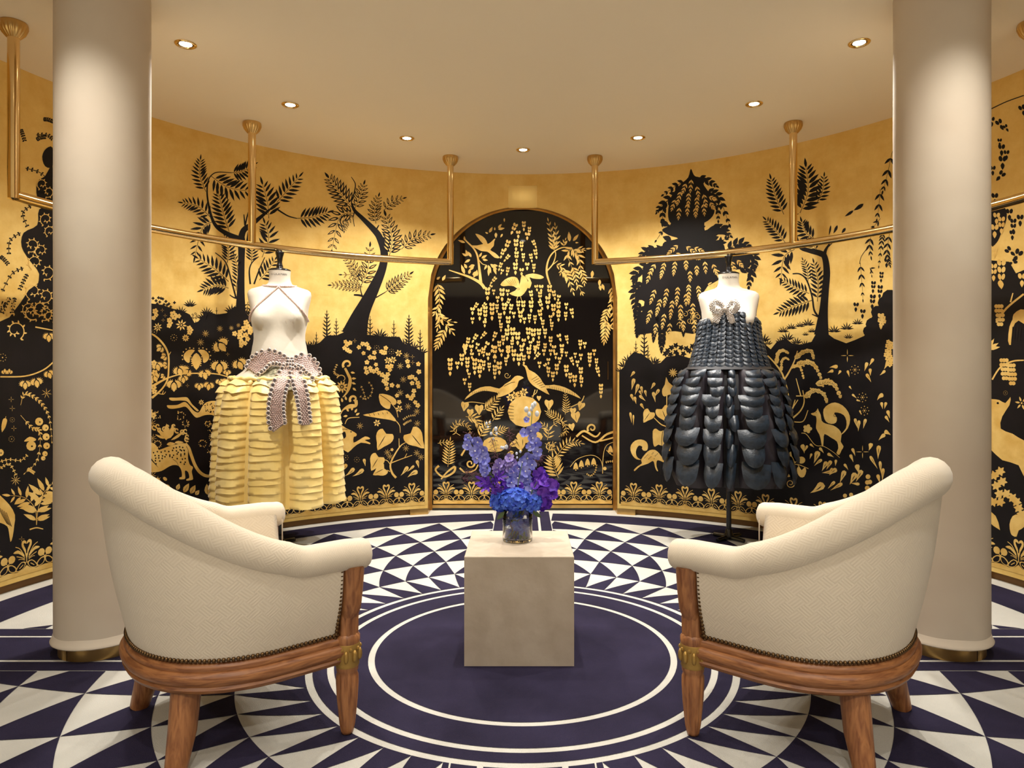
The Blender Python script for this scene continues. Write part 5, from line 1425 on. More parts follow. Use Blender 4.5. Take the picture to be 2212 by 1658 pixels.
# ---------------------------------------------------------------- borders at the foot of the wall and of the door
def border_unit(P, w, h):
    """one repeat: P maps (a in -.5...5, b in 0..1) to surface coordinates"""
    a = A_[0]
    def pp(pts, c=GO, lay=1, n=2): a.polys.append(([P(*q) for q in (cr(pts, n, True) if n else pts)], c, lay))
    def ln(pts, wd, c=GO, lay=1):
        Q = cr(pts, 4) if len(pts) > 2 else pts; asp_ = h / w
        for p, q in zip(Q, Q[1:]):
            dx, dy = (q[0] - p[0]), (q[1] - p[1]) * asp_; l = math.hypot(dx, dy) or 1
            nx, ny = -dy / l * wd / 2, dx / l * wd / 2 / asp_
            a.polys.append(([P(p[0] - nx, p[1] - ny), P(q[0] - nx, q[1] - ny), P(q[0] + nx, q[1] + ny), P(p[0] + nx, p[1] + ny)], c, lay))
    # scalloped gold foot
    pp([(-0.5, -0.14), (0.5, -0.14), (0.5, 0.04), (0.38, 0.02), (0.25, -0.01), (0.1, 0.05), (0.0, 0.16), (-0.1, 0.05), (-0.25, -0.01), (-0.38, 0.02), (-0.5, 0.04)], n=0)
    for s in (-1, 1):
        # pods: gold outline with black inside
        pp([(s * x, y) for x, y in ((0.02, 0.26), (0.14, 0.30), (0.26, 0.16), (0.30, 0.02), (0.16, 0.02), (0.06, 0.12))])
        pp([(s * x, y) for x, y in ((0.055, 0.24), (0.14, 0.27), (0.235, 0.15), (0.27, 0.045), (0.16, 0.05), (0.075, 0.13))], KB, 2)
        ln([(s * 0.10, 0.20), (s * 0.20, 0.10)], 0.02, GO, 3)
        pp([(s * x, y) for x, y in ((0.5, 0.30), (0.38, 0.28), (0.27, 0.14), (0.31, 0.02), (0.42, 0.05), (0.49, 0.14))])
        pp([(s * x, y) for x, y in ((0.475, 0.26), (0.39, 0.25), (0.30, 0.13), (0.33, 0.05), (0.42, 0.08), (0.465, 0.15))], KB, 2)
        # round berries between the repeats, with stalks
        c = [(s * (0.40 + 0.095 * math.cos(t)), 0.46 + 0.13 * math.sin(t)) for t in [2 * math.pi * k / 10 for k in range(10)]]
        pp(c, n=0)
        ln([(s * 0.5, 0.30), (s * 0.46, 0.36), (s * 0.42, 0.40)], 0.02)
        # wings and whiskers of the plume
        pp([(s * x, y) for x, y in ((0.04, 0.40), (0.12, 0.60), (0.24, 0.72), (0.36, 0.66), (0.30, 0.62), (0.22, 0.60), (0.12, 0.50))])
        ln([(s * 0.06, 0.48), (s * 0.18, 0.74), (s * 0.30, 0.84)], 0.018); ln([(s * 0.05, 0.38), (s * 0.16, 0.46), (s * 0.27, 0.52)], 0.018); ln([(s * 0.05, 0.34), (s * 0.15, 0.40), (s * 0.22, 0.40)], 0.016)
        pp([(s * x, y) for x, y in ((0.005, 0.36), (0.05, 0.60), (0.13, 0.80), (0.13, 0.95), (0.07, 1.0), (0.01, 0.94), (0.01, 0.86), (0.05, 0.90), (0.085, 0.88), (0.06, 0.78), (0.02, 0.66))])
    ln([(0.0, 0.24), (0.0, 0.55)], 0.022)
per = math.radians(4.2)
for sgn in (-1, 1):
    k = 0
    while True:
        th = sgn * (TA + 0.012 + per * (k + 0.5) - per * 0.02)
        if abs(th) > math.radians(100): break
        art('painted_border'); border_unit(lambda a, b: (th + a * per, 0.0335 * D + b * 0.0555 * D), per * RW, 0.0555 * D)
        A_[0].build(); k += 1
nb = 7; pw = 2 * (HWD - 0.02) / nb
for k in range(nb):
    xc = -(HWD - 0.02) + pw * (k + 0.5)
    art('painted_border', 'door'); border_unit(lambda a, b: (xc + a * pw, 0.068 + b * 0.0555 * D), pw, 0.0555 * D); A_[0].build()

# ---------------------------------------------------------------- right panel: weeping tree, feathery tree, trailing vines
art('painted_tree'); ZE()
poly([(595, 430), (575, 495), (520, 545), (480, 590), (440, 660), (425, 760), (440, 830), (500, 850), (560, 880), (640, 850), (720, 820), (770, 760), (770, 660), (720, 590), (690, 540), (720, 500), (640, 490), (615, 470)], KB, 0)
poly([(470, 800), (440, 850), (380, 885), (430, 925), (500, 950), (400, 975), (390, 1020), (470, 1060), (650, 1060), (800, 1030), (840, 960), (760, 965), (800, 920), (885, 925), (830, 880), (770, 850), (700, 890), (690, 800), (600, 780)], KB, 0)
poly([(400, 1000), (300, 1030), (260, 1080), (330, 1110), (240, 1160), (230, 1290), (180, 1400), (250, 1420), (210, 1560), (190, 1660), (330, 1650), (480, 1640), (660, 1640), (690, 1350), (800, 1260), (900, 1180), (1000, 1180), (1040, 1120), (1010, 1050), (950, 1010), (860, 1040), (820, 980), (600, 950)], KB, 0)
for p, n, L in (([(560, 520), (480, 560), (395, 620)], 4, 40), ([(640, 490), (720, 520), (780, 555)], 4, 44), ([(520, 600), (400, 690), (385, 830)], 6, 50), ([(700, 600), (800, 640), (880, 840)], 7, 48), ([(720, 640), (790, 700), (800, 810)], 5, 40), ([(480, 640), (380, 700), (345, 750)], 4, 36), ([(470, 860), (400, 880), (340, 960)], 2, 36), ([(420, 1040), (280, 1040), (220, 1090)], 5, 52), ([(850, 1040), (950, 990), (1030, 1010)], 5, 56), ([(1000, 1020), (1060, 1080), (1070, 1160)], 5, 56), ([(930, 1180), (1040, 1180), (1030, 1300)], 6, 56), ([(300, 1130), (200, 1200), (175, 1260)], 5, 56), ([(260, 1280), (190, 1340), (175, 1470)], 6, 60), ([(280, 1420), (230, 1560), (200, 1650)], 6, 60), ([(770, 860), (830, 880), (885, 925)], 4, 46), ([(800, 1000), (840, 960), (860, 950)], 2, 40)):
    frond(p, n, L, KB, 0, 5, 38, 0.5)
for x, y in ((430, 850), (500, 830), (640, 880), (560, 930), (760, 870), (820, 880), (740, 960), (450, 960), (330, 1040), (520, 1000)): leaf(x, y, 200 if x < 560 else -20, 70, 44, KB, 0)
rn = random.Random(14)
sprays = [(600, 510, 100, 95), (560, 540, 80, 110), (640, 560, 90, 80), (520, 600, 110, 105), (580, 610, 110, 92), (640, 640, 110, 88), (690, 620, 100, 75), (480, 660, 90, 110), (730, 640, 60, 20), (570, 690, 90, 90), (630, 720, 70, 88), (690, 690, 90, 85), (510, 720, 90, 95), (740, 680, 60, 60), (500, 1000, 110, 140), (560, 1010, 90, 35), (620, 1020, 80, 20), (520, 1060, 80, 150), (600, 1070, 70, 30),
          (330, 1140, 90, 120), (400, 1130, 130, 105), (480, 1120, 110, 98), (560, 1110, 70, 90), (700, 1120, 90, 85), (760, 1140, 90, 70), (300, 1190, 100, 110), (640, 1150, 70, 90), (780, 1180, 90, 60), (590, 1190, 80, 90), (860, 1100, 100, 60), (900, 1120, 90, 70), (940, 1110, 70, 50), (870, 1170, 80, 90),
          (330, 1330, 120, 110), (420, 1320, 150, 100), (500, 1310, 150, 95), (580, 1290, 160, 90), (650, 1300, 130, 84), (720, 1290, 80, 10), (370, 1400, 140, 105), (460, 1410, 150, 98), (300, 1480, 110, 108), (400, 1510, 120, 100), (520, 1440, 120, 92), (610, 1430, 120, 88), (340, 1580, 80, 100), (440, 1580, 90, 95), (540, 1560, 80, 90), (620, 1560, 90, 90), (680, 1400, 80, 80), (560, 1360, 90, 90)]
for x, y, L, a in sprays:
    ar_ = math.radians(a); willow([(x, y), (x + L * 0.5 * math.cos(ar_), y + L * 0.5 * math.sin(ar_)), (x + L * 0.85 * math.cos(ar_) , y + L * 0.85 * math.sin(ar_))], max(3, int(L / 26)), 34, GO, 1, 0.36, 34)
for k in range(16):
    x, y = 500 + rn.random() * 150, 1480 + rn.random() * 130; scroll(x, y, 22, 1.0, 3.5, ph=rn.random() * 6)
ZF()
for x, y, L, a in ((180, 20, 150, 95), (250, 60, 160, 100), (300, 80, 200, 95), (340, 200, 150, 92), (200, 120, 130, 100), (380, 60, 160, 90), (560, 60, 160, 88), (480, 60, 180, 90)):
    ar_ = math.radians(a); frond([(x, y), (x + L * 0.5 * math.cos(ar_), y + L * 0.5 * math.sin(ar_)), (x + L * math.cos(ar_), y + L * math.sin(ar_))], max(4, int(L / 28)), 42, KB, 0, 4, 32, 0.5)
for x, y in ((375, 360), (395, 385), (430, 325), (430, 370), (465, 340), (500, 345), (480, 380), (440, 390), (520, 360), (540, 330), (400, 340), (360, 380)): daisy(x, y, 22, 5, KB, 0, 0.6, False, 0.0)
A_[0].build('black weeping tree with gold leaf sprays')
art('painted_tree'); ZE()
wline([(1570, 1670, 110), (1585, 1500, 66), (1598, 1350, 54), (1610, 1200, 50), (1595, 1090, 44), (1560, 1060, 44), (1480, 1040, 34), (1410, 1010, 28), (1370, 900, 20), (1345, 830, 16), (1355, 700, 9), (1355, 560, 8), (1335, 470, 5)], KB, 0)
wline([(1590, 1090, 30), (1600, 1040, 22), (1630, 990, 10)], KB, 0)
for p, w in (([(1545, 1530), (1515, 1480), (1500, 1380), (1460, 1260), (1410, 1215), (1355, 1213)], 15), ([(1560, 1540), (1500, 1515)], 12), ([(1600, 1030), (1650, 985)], 10), ([(1350, 790), (1400, 765)], 7)): line(p, w, w * 0.6, KB, 0)
for st, n, L in (([(1290, 770), (1230, 640), (1195, 510)], 9, 66), ([(1300, 980), (1230, 890), (1160, 815)], 8, 60), ([(1410, 760), (1470, 600), (1455, 420)], 10, 100), ([(1540, 680), (1580, 590), (1590, 490)], 7, 54), ([(1520, 960), (1450, 900), (1425, 830)], 7, 66), ([(1370, 1030), (1290, 1090), (1270, 1240)], 6, 84), ([(1480, 1360), (1380, 1320), (1285, 1265)], 8, 56), ([(1500, 1410), (1380, 1450), (1255, 1500)], 9, 68), ([(1470, 1270), (1465, 1190), (1435, 1115)], 7, 40), ([(1540, 1420), (1545, 1270), (1515, 1135)], 9, 58), ([(1540, 1040), (1500, 990), (1470, 960)], 5, 44)):
    frond(st, n, L, KB, 0, wr=0.27)
for x, y, a, L, W in ((1640, 850, 95, 80, 14), (1690, 850, 110, 70, 22), (1750, 870, 120, 50, 22), (1885, 690, 140, 90, 30), (1810, 740, 140, 80, 22)): leaf(x, y, a, L, W, KB, 0, 0.2)
A_[0].build('black feathery tree with curved trunk and hanging fronds'); KEEP['treeR'] = A_[0]
art('painted_grasses'); ZE()
for x, y, h in ((1285, 1650, 50), (1345, 1625, 50), (1410, 1610, 45), (1470, 1600, 60), (1665, 1650, 60), (1760, 1630, 60), (1840, 1590, 50), (1500, 1650, 40)): tuft(x, y, h, 7, 75)
ZF()
for x, y, h, n in ((1010, 300, 60, 6), (1040, 320, 40, 5), (1130, 310, 50, 6), (1170, 290, 60, 6), (1230, 315, 50, 6), (1290, 330, 45, 6), (90, 470, 60, 6), (110, 430, 50, 5), (280, 450, 60, 6), (300, 440, 40, 5), (60, 500, 40, 5), (1575, 280, 40, 6), (1290, 260, 30, 6)): tuft(x, y, h, n)
for x, y, h in ((165, 400, 95), (220, 400, 160), (245, 420, 90), (130, 440, 70)): horsetail(x, y, h)
A_[0].build('black grasses along the hill line')
art('painted_vines'); ZE()
rn = random.Random(9)
for p, n, L in (([(2100, 300), (2060, 480), (2030, 590)], 5, 70), ([(2010, 580), (2000, 700), (1985, 800)], 4, 66), ([(2010, 800), (1970, 850), (1960, 860)], 3, 44), ([(1940, 930), (1930, 1000), (1940, 1080)], 4, 60), ([(2030, 900), (2020, 980), (2000, 1150)], 7, 44), ([(1860, 1130), (1870, 1250), (1880, 1400)], 5, 50), ([(1930, 1170), (1940, 1180), (1945, 1220)], 2, 40), ([(2080, 900), (2060, 1050), (2080, 1140)], 7, 56)):
    frond(p, max(2, n - 1), L * 0.8, KB, 0, 3, 34, 0.30)
line([(1930, 1000), (1870, 1080), (1855, 1140)], 4, 4, KB, 0)
for x, y, L in ((1960, 1270, 90), (2020, 1200, 80), (2010, 1300, 100), (1955, 1370, 110), (1830, 1430, 70), (1880, 1480, 70), (2060, 1100, 70)): bell(x, y, L, 4, KB, 0)
for x, y, r in ((2080, 1390, 60), (2040, 1430, 50), (1990, 1500, 50), (1950, 1590, 50), (1920, 1640, 40)): dot(x, y, r, KB, 0)
bell(2015, 1510, 120)
ZF()
for x, y in ((1790, 130), (1840, 300), (1830, 360), (1845, 400)): blossoms([(x, y), (x + 18, y + 12), (x - 4, y + 28), (x + 22, y + 36), (x + 5, y + 52)], 17)
drop(1840, 430, 110, 60, 26); drop(1820, 490, 130, 50, 20)
ZH1()
for x, y, L, t in ((605, 615, 60, -30), (640, 640, 40, -30), (615, 710, 40, 0), (625, 740, 60, 0), (630, 800, 70, 0), (635, 880, 60, 40), (580, 850, 50, 0), (575, 600, 50, 0), (725, 540, 60, -20), (685, 1120, 80, 0), (680, 1180, 50, 0), (720, 1100, 60, 0), (650, 1270, 60, -50), (720, 1280, 70, 30), (700, 1330, 50, 60), (590, 990, 60, 0), (665, 1070, 60, 0), (650, 770, 50, 0)): bell(x, y, L, t, KB, 0)
poly([(570, 1070), (640, 1060), (650, 1120), (620, 1200), (600, 1240), (570, 1250)], KB, 0); line([(565, 560), (650, 520), (739, 488)], 5, 5, KB, 0)
for x, y, L in ((625, 1110, 90), (590, 1150, 70), (600, 1090, 60), (590, 1270, 50)): bell(x, y, L)
for x, y, L in ((625, 1330, 150), (585, 1350, 90), (730, 1400, 70)): bell(x, y, L)
A_[0].build('trailing vines with hanging leaves')
# ---------------------------------------------------------------- right panel: gold motifs
art('painted_squirrel'); Z4()
poly([(240, 1030), (290, 960), (340, 920), (400, 915), (450, 955), (480, 995), (520, 985), (545, 1030), (555, 1060), (530, 1070), (480, 1050), (440, 1035), (420, 1050), (420, 1110), (438, 1160), (420, 1155), (400, 1110), (390, 1060), (370, 1045), (320, 1075), (230, 1105), (190, 1140), (165, 1160), (158, 1145), (200, 1105), (250, 1070)], n=2)
poly([(240, 1030), (190, 1025), (145, 985), (118, 920), (125, 860), (170, 810), (240, 795), (300, 820), (320, 870), (310, 920), (270, 925), (250, 900), (255, 880), (220, 865), (195, 890), (180, 940), (190, 990), (215, 1015)], n=2)
poly([(490, 1000), (500, 980), (525, 975), (520, 1000)]); dot(520, 1025, 4, KB, 2)
for k in range(14): dot(280 + (k * 37) % 160, 950 + (k * 23) % 80, 5, KB, 2)
A_[0].build('gold squirrel with curled tail')
art('painted_leaf_sprig'); Z4()
poly([(530, 75), (555, 130), (600, 170), (640, 210), (620, 265), (560, 280), (510, 300), (485, 270), (485, 215), (515, 160)], n=2); line([(538, 290), (536, 415)], 12, 9)
heartleaf(345, 480, 120, 122); heartleaf(480, 445, 150, 65); poly([(375, 700), (410, 670), (440, 690), (470, 700), (510, 690), (560, 720), (590, 770), (550, 830), (490, 870), (440, 855), (400, 880), (380, 840)], n=2); line([(490, 700), (480, 780), (480, 870)], 6, 5, KB, 2); oval(600, 420, 45, 65, 10)
wline([(600, 700, 16), (540, 650, 14), (470, 620, 12), (390, 545, 8)]); poly([(530, 910), (570, 870), (600, 900), (580, 930)])
for x, y, a, L, W in ((165, 10, 125, 80, 36), (160, 90, 100, 140, 48), (210, 155, 105, 135, 46), (240, 180, 75, 90, 34), (285, 225, 75, 80, 32), (220, 230, 60, 65, 30), (220, 285, 40, 100, 36), (125, 270, 70, 90, 36), (165, 300, 75, 90, 36), (235, 380, 55, 80, 34), (115, 480, 80, 130, 30), (152, 510, 88, 125, 22), (400, 140, 120, 90, 38), (380, 245, 75, 125, 42), (450, 215, 120, 110, 40)): drop(x, y, a, L, W, 0.1, True)
daisy(610, 25, 55, 10, w=0.25); dot(610, 25, 20)
A_[0].build('gold leaf sprigs')
art('painted_fox'); Z3()
poly([(545, 745), (580, 735), (605, 715), (618, 690), (628, 715), (650, 760), (660, 820), (700, 850), (780, 870), (840, 910), (870, 965), (860, 1040), (890, 1090), (870, 1130), (845, 1180), (815, 1160), (835, 1110), (820, 1040), (760, 1000), (690, 960), (680, 1020), (675, 1090), (660, 1080), (650, 1020), (635, 965), (600, 900), (605, 830), (600, 775), (570, 765)], n=2)
poly([(865, 960), (915, 900), (920, 820), (890, 760), (830, 735), (790, 740), (820, 790), (810, 840), (760, 855), (705, 830), (680, 770), (680, 700), (730, 650), (800, 628), (880, 660), (940, 730), (960, 810), (935, 900), (880, 960)], n=2)
dot(600, 735, 5, KB, 2); scroll(800, 760, 22, 0.9, 5, KB, 2)
line([(445, 950), (500, 965), (590, 1075), (680, 1090), (780, 1150), (850, 1210)], 8, 4)
A_[0].build('gold fox with curled bushy tail')
art('painted_shrub'); Z3()
wline([(350, 1000, 18), (310, 900, 26), (320, 820, 26), (370, 780, 18), (440, 710, 14), (475, 620, 12), (460, 500, 9)]); wline([(90, 135, 12), (170, 220, 16), (235, 310, 18), (270, 400, 18), (300, 510, 14), (310, 620, 14), (275, 760, 16)]); wline([(405, 85, 10), (360, 220, 14), (270, 380, 18), (190, 450, 12)])
for p in ([(165, 415), (235, 345)], [(320, 820), (400, 835), (470, 820), (515, 710)], [(330, 800), (350, 700), (410, 600)], [(350, 700), (380, 600)], [(440, 560), (390, 375)], [(390, 560), (500, 560)]): line(p, 11, 8)
for p, w in (([(185, 200), (200, 110), (250, 80), (310, 110)], 50), ([(235, 280), (240, 190), (280, 160), (315, 180)], 36), ([(395, 150), (470, 95), (550, 90), (575, 170)], 56), ([(420, 220), (530, 205), (600, 260), (655, 380)], 62), ([(360, 250), (430, 250), (470, 380)], 40), ([(500, 560), (580, 500), (680, 540), (715, 630)], 60), ([(630, 430), (720, 410), (800, 450), (860, 580)], 70)):
    P = cr(p, 8)
    for k in range(11):
        x, y, d = along(P, k / 10.5); r = w * (0.42 + 0.12 * (k % 2)) * (1 - 0.45 * k / 11); dot(x, y, r); dot(x + r * 0.9 * math.cos(d), y + r * 0.9 * math.sin(k * 1.7), r * 0.3)
        if w > 50: scroll(x, y, r * 0.6, 0.8, 3, KB, 2)
A_[0].build('gold branching shrub with curled blossom spikes'); KEEP['shrub'] = A_[0]
art('painted_petals'); Z3()
for x, y, a, L, W, b in ((830, 255, 190, 90, 44, -0.5), (785, 295, 170, 70, 36, -0.3), (860, 290, 110, 55, 30, 0.5), (930, 290, 65, 75, 28, 0.3), (1205, 165, 115, 90, 36, 0.2), (1140, 205, 105, 100, 40, 0.1), (1170, 270, 85, 80, 36, 0.1), (1130, 325, 55, 105, 38, 0.2), (950, 455, 55, 45, 22, 0), (980, 540, 40, 70, 24, 0.1), (1025, 600, 20, 50, 20, 0.1), (1060, 710, 70, 55, 20, 0), (1310, 545, 160, 90, 50, -0.8), (1290, 625, 80, 75, 34, 0), (1340, 625, 105, 75, 34, 0), (1355, 710, 75, 90, 40, 0), (1330, 770, 50, 80, 34, 0.3), (1010, 795, 75, 110, 34, 0), (1055, 815, 95, 120, 36, 0), (1125, 800, 105, 110, 36, 0), (1330, 965, 150, 95, 44, -0.4), (1320, 930, 20, 80, 50, 0.4), (1180, 1055, 90, 85, 50, 0.6), (1265, 1080, 95, 145, 52, 0), (980, 1110, 60, 90, 34, 0.3), (960, 1175, 60, 90, 36, 0.3), (1170, 1190, 60, 160, 36, 0), (1275, 1245, 85, 135, 34, 0), (1310, 1320, 95, 140, 38, 0), (1250, 1385, 75, 100, 40, 0),
                         (450, 1070, 60, 100, 50, 0.5), (510, 1080, 110, 80, 28, 0.3), (535, 1065, 30, 60, 26, 0.4), (635, 1105, 40, 75, 34, 0.4), (720, 1165, 25, 80, 36, 0.2), (625, 1140, 105, 140, 66, 0.2), (555, 1165, 110, 65, 26, 0), (665, 1230, 150, 110, 36, -0.3), (715, 1250, 115, 115, 52, 0.1), (760, 1240, 115, 110, 46, 0.1), (770, 1360, 175, 110, 40, 0), (820, 1330, 150, 105, 54, -0.3), (775, 1320, 140, 60, 24, 0), (810, 1230, 90, 70, 30, 0.2), (895, 1275, 45, 80, 30, 0.4), (905, 1345, 110, 140, 56, 0.1), (1030, 1280, 75, 100, 56, 0.1), (1020, 1370, 115, 140, 70, 0.1), (1085, 1340, 115, 140, 56, 0.1), (1060, 1490, 185, 100, 34, 0.1), (680, 1480, 130, 175, 90, 0.5), (800, 1460, 135, 110, 36, 0), (880, 1480, 150, 150, 44, 0), (370, 935, 100, 85, 36, 0.1)): drop(x, y, a, L, W, b, L > 100)
for x, y in ((1010, 285), (1090, 575), (1110, 715)): ringdots(x, y, 46, 8, 0.12); ringdots(x, y, 20, 6, 0.2)
plus(930, 135, 62); plus(1090, 1148, 62)
flower(510, 905, 50, 5, eye=False)
for x, y, r in ((1148, 1410, 26), (1140, 1470, 24), (1168, 1465, 24), (1140, 1530, 26), (905, 1610, 22), (970, 1600, 22)): dot(x, y, r)
oval(350, 1210, 60, 75, 20); oval(445, 1235, 42, 38); poly([(400, 1320), (420, 1305), (445, 1345), (480, 1310), (497, 1350), (475, 1410), (435, 1415), (405, 1375)], n=2); line([(310, 1295), (400, 1280), (520, 1325)], 9, 6); line([(410, 1290), (450, 1350)], 7, 5); scroll(360, 1325, 24, 1.0, 5); scroll(330, 1480, 48, 1.4, 9); oval(310, 1370, 30, 45)
A_[0].build('gold falling petals and fruits'); KEEP['petals'] = A_[0]
# ---------------------------------------------------------------- far left and far right walls
art('painted_scroll_tree'); ZG1()
for p in ([(220, 610), (268, 620)], [(185, 690), (240, 690), (268, 710)], [(185, 715), (230, 700)], [(105, 660), (125, 720)], [(130, 860), (200, 880), (260, 930)], [(160, 1050), (115, 1090), (140, 1160)], [(105, 1190), (50, 1230), (45, 1300)], [(0, 1310), (40, 1350)], [(120, 1370), (60, 1400), (10, 1490)], [(50, 1520), (10, 1600)], [(140, 1400), (100, 1480)], [(75, 1520), (60, 1600)], [(20, 1540), (10, 1590)]): vine(p if len(p) > 2 else [p[0], ((p[0][0] + p[1][0]) / 2, (p[0][1] + p[1][1]) / 2 - 4), p[1]], 6, 9, KB, 0, 4)
poly([(268, 755), (235, 760), (215, 800), (230, 850), (268, 850)], KB, 0); poly([(268, 850), (230, 900), (190, 930), (190, 1010), (230, 1040), (268, 1050)], KB, 0); poly([(268, 1060), (200, 1070), (190, 1150), (120, 1190), (110, 1260), (150, 1330), (200, 1400), (190, 1500), (268, 1560), (330, 1500), (330, 1100)], KB, 0)
for x, y, r, h in ((215, 940, 30, 1), (245, 980, 30, -1), (235, 1120, 34, 1), (160, 1250, 40, -1), (210, 1280, 36, 1), (180, 1340, 40, 1), (240, 1390, 40, -1), (170, 1490, 44, 1), (230, 1510, 40, -1), (150, 1580, 40, 1), (230, 1600, 40, -1), (255, 1180, 30, 1)): scroll(x, y, r, 1.1, 4, GO, 1, 2.0, h, 9)
A_[0].build('black scrolling tree with gold tendrils')
art('painted_garden'); ZG2()
for x, y, r, h in ((40, 40, 40, 1), (65, 150, 45, -1), (140, 70, 36, 1), (180, 50, 36, 1), (215, 90, 30, -1)): scroll(x, y, r, 1.1, 5, GO, 1, 1.0, h, 10)
wline([(0, 355, 6), (110, 352, 6), (190, 325, 6), (240, 285, 6)]); wline([(155, 135, 6), (235, 150, 5)])
for x, y, s, r in ((110, 385, 24, 0), (160, 375, 26, -10), (215, 340, 22, -20), (40, 335, 14, 180), (20, 335, 14, 180), (215, 175, 24, 0)): tulip(x, y, s, r)
for p in ([(90, 480), (110, 430), (170, 460), (215, 530), (228, 640)], [(90, 525), (140, 580), (175, 600), (165, 720), (110, 780)], [(25, 530), (10, 590)]): frond(p, 14, 14, GO, 1, 2, 40, 0.4)
for x, y, r in ((172, 553, 18), (200, 580, 15), (203, 620, 16), (205, 660, 15), (198, 695, 12), (190, 715, 10), (137, 660, 22), (0, 690, 16)): dot(x, y, r); dot(x + 3, y + 2, r * 0.2, KB, 2)
poly([(105, 640), (130, 620), (158, 630), (150, 640), (125, 640)])
for p in ([(0, 730), (40, 720), (90, 725), (120, 700)], [(0, 760), (40, 740), (70, 790)], [(120, 760), (150, 780)]): vine(p, 7, 6)
for x, y in ((48, 455), (53, 495), (60, 583), (95, 1072)): plus(x, y, 12)
rays(205, 428, 24, 7); rays(68, 812, 24, 9); ringdots(53, 545, 10); ringdots(50, 630, 12); ringdots(10, 270, 16)
frond([(160, 1010), (155, 940), (110, 890), (45, 880)], 7, 52, GO, 1, 3, 70, 0.30); frond([(175, 910), (190, 870), (228, 830)], 4, 62, GO, 1, 3, 75, 0.32); frond([(160, 1010), (170, 930), (205, 860)], 4, 50, GO, 1, 3, 70, 0.3)
line([(130, 1030), (160, 1022), (190, 1028)], 6, 4)
poly([(-40, 840), (0, 880), (40, 920), (65, 965), (62, 1010), (55, 1060), (45, 1085), (38, 1040), (30, 1015), (0, 1000), (-40, 990)], n=2)
for k in range(5): line([(-10 + k * 9, 930 + k * 6), (30 + k * 5, 1005 + k * 3)], 2, 2, KB, 2)
A_[0].build('gold garden of ferns, berries and a bird')
art('painted_far_garden'); Z7()
wline([(40, 310, 10), (90, 240, 10), (175, 170, 9)]); line([(110, 210), (122, 165)], 8, 5); wline([(20, 590, 8), (60, 530, 8), (120, 500, 8), (175, 495, 6)])
for x0, y0 in ((50, 230), (75, 495), (110, 520)):
    for k in range(14): dot(x0 + (k % 3) * 13 - 10 + (k // 6) * 6, y0 + (k // 3) * 22, 10)
poly([(125, 270), (160, 245), (200, 260), (200, 330), (150, 300), (120, 340), (112, 420), (98, 400), (105, 330), (120, 295)], n=2)
for k in range(4): line([(122 + k * 14, 330), (115 + k * 14, 400)], 3, 2, KB, 2)
poly([(-60, 690), (10, 685), (55, 690), (85, 705), (110, 675), (105, 715), (70, 770), (62, 830), (120, 855), (180, 890), (260, 900), (260, 1060), (190, 1090), (150, 1010), (70, 985), (10, 930), (-60, 880)], n=2)
dot(48, 705, 6, KB, 2)
for x, y, a in ((20, 400, -60), (20, 380, -30), (25, 420, -10)): leaf(0, 440, a, 60, 18)
for x, y in ((30, 1060), (60, 1040), (70, 1090), (40, 1110), (90, 1150), (120, 1170), (140, 1190), (25, 1190), (60, 1190), (150, 1220), (165, 1250), (55, 1150)): daisy(x, y, 26, 6, w=0.6, r0=0.0)
leaf(-10, 1230, 55, 120, 44); poly([(110, 1340), (105, 1300), (120, 1260), (150, 1250), (185, 1255), (180, 1310), (150, 1330), (140, 1360), (120, 1355)], n=2)
daisy(165, 705, 34, 6); ringdots(85, 655, 10)
leaf(60, 100, 90, 40, 26)
A_[0].build('gold birds, grapes and deer')
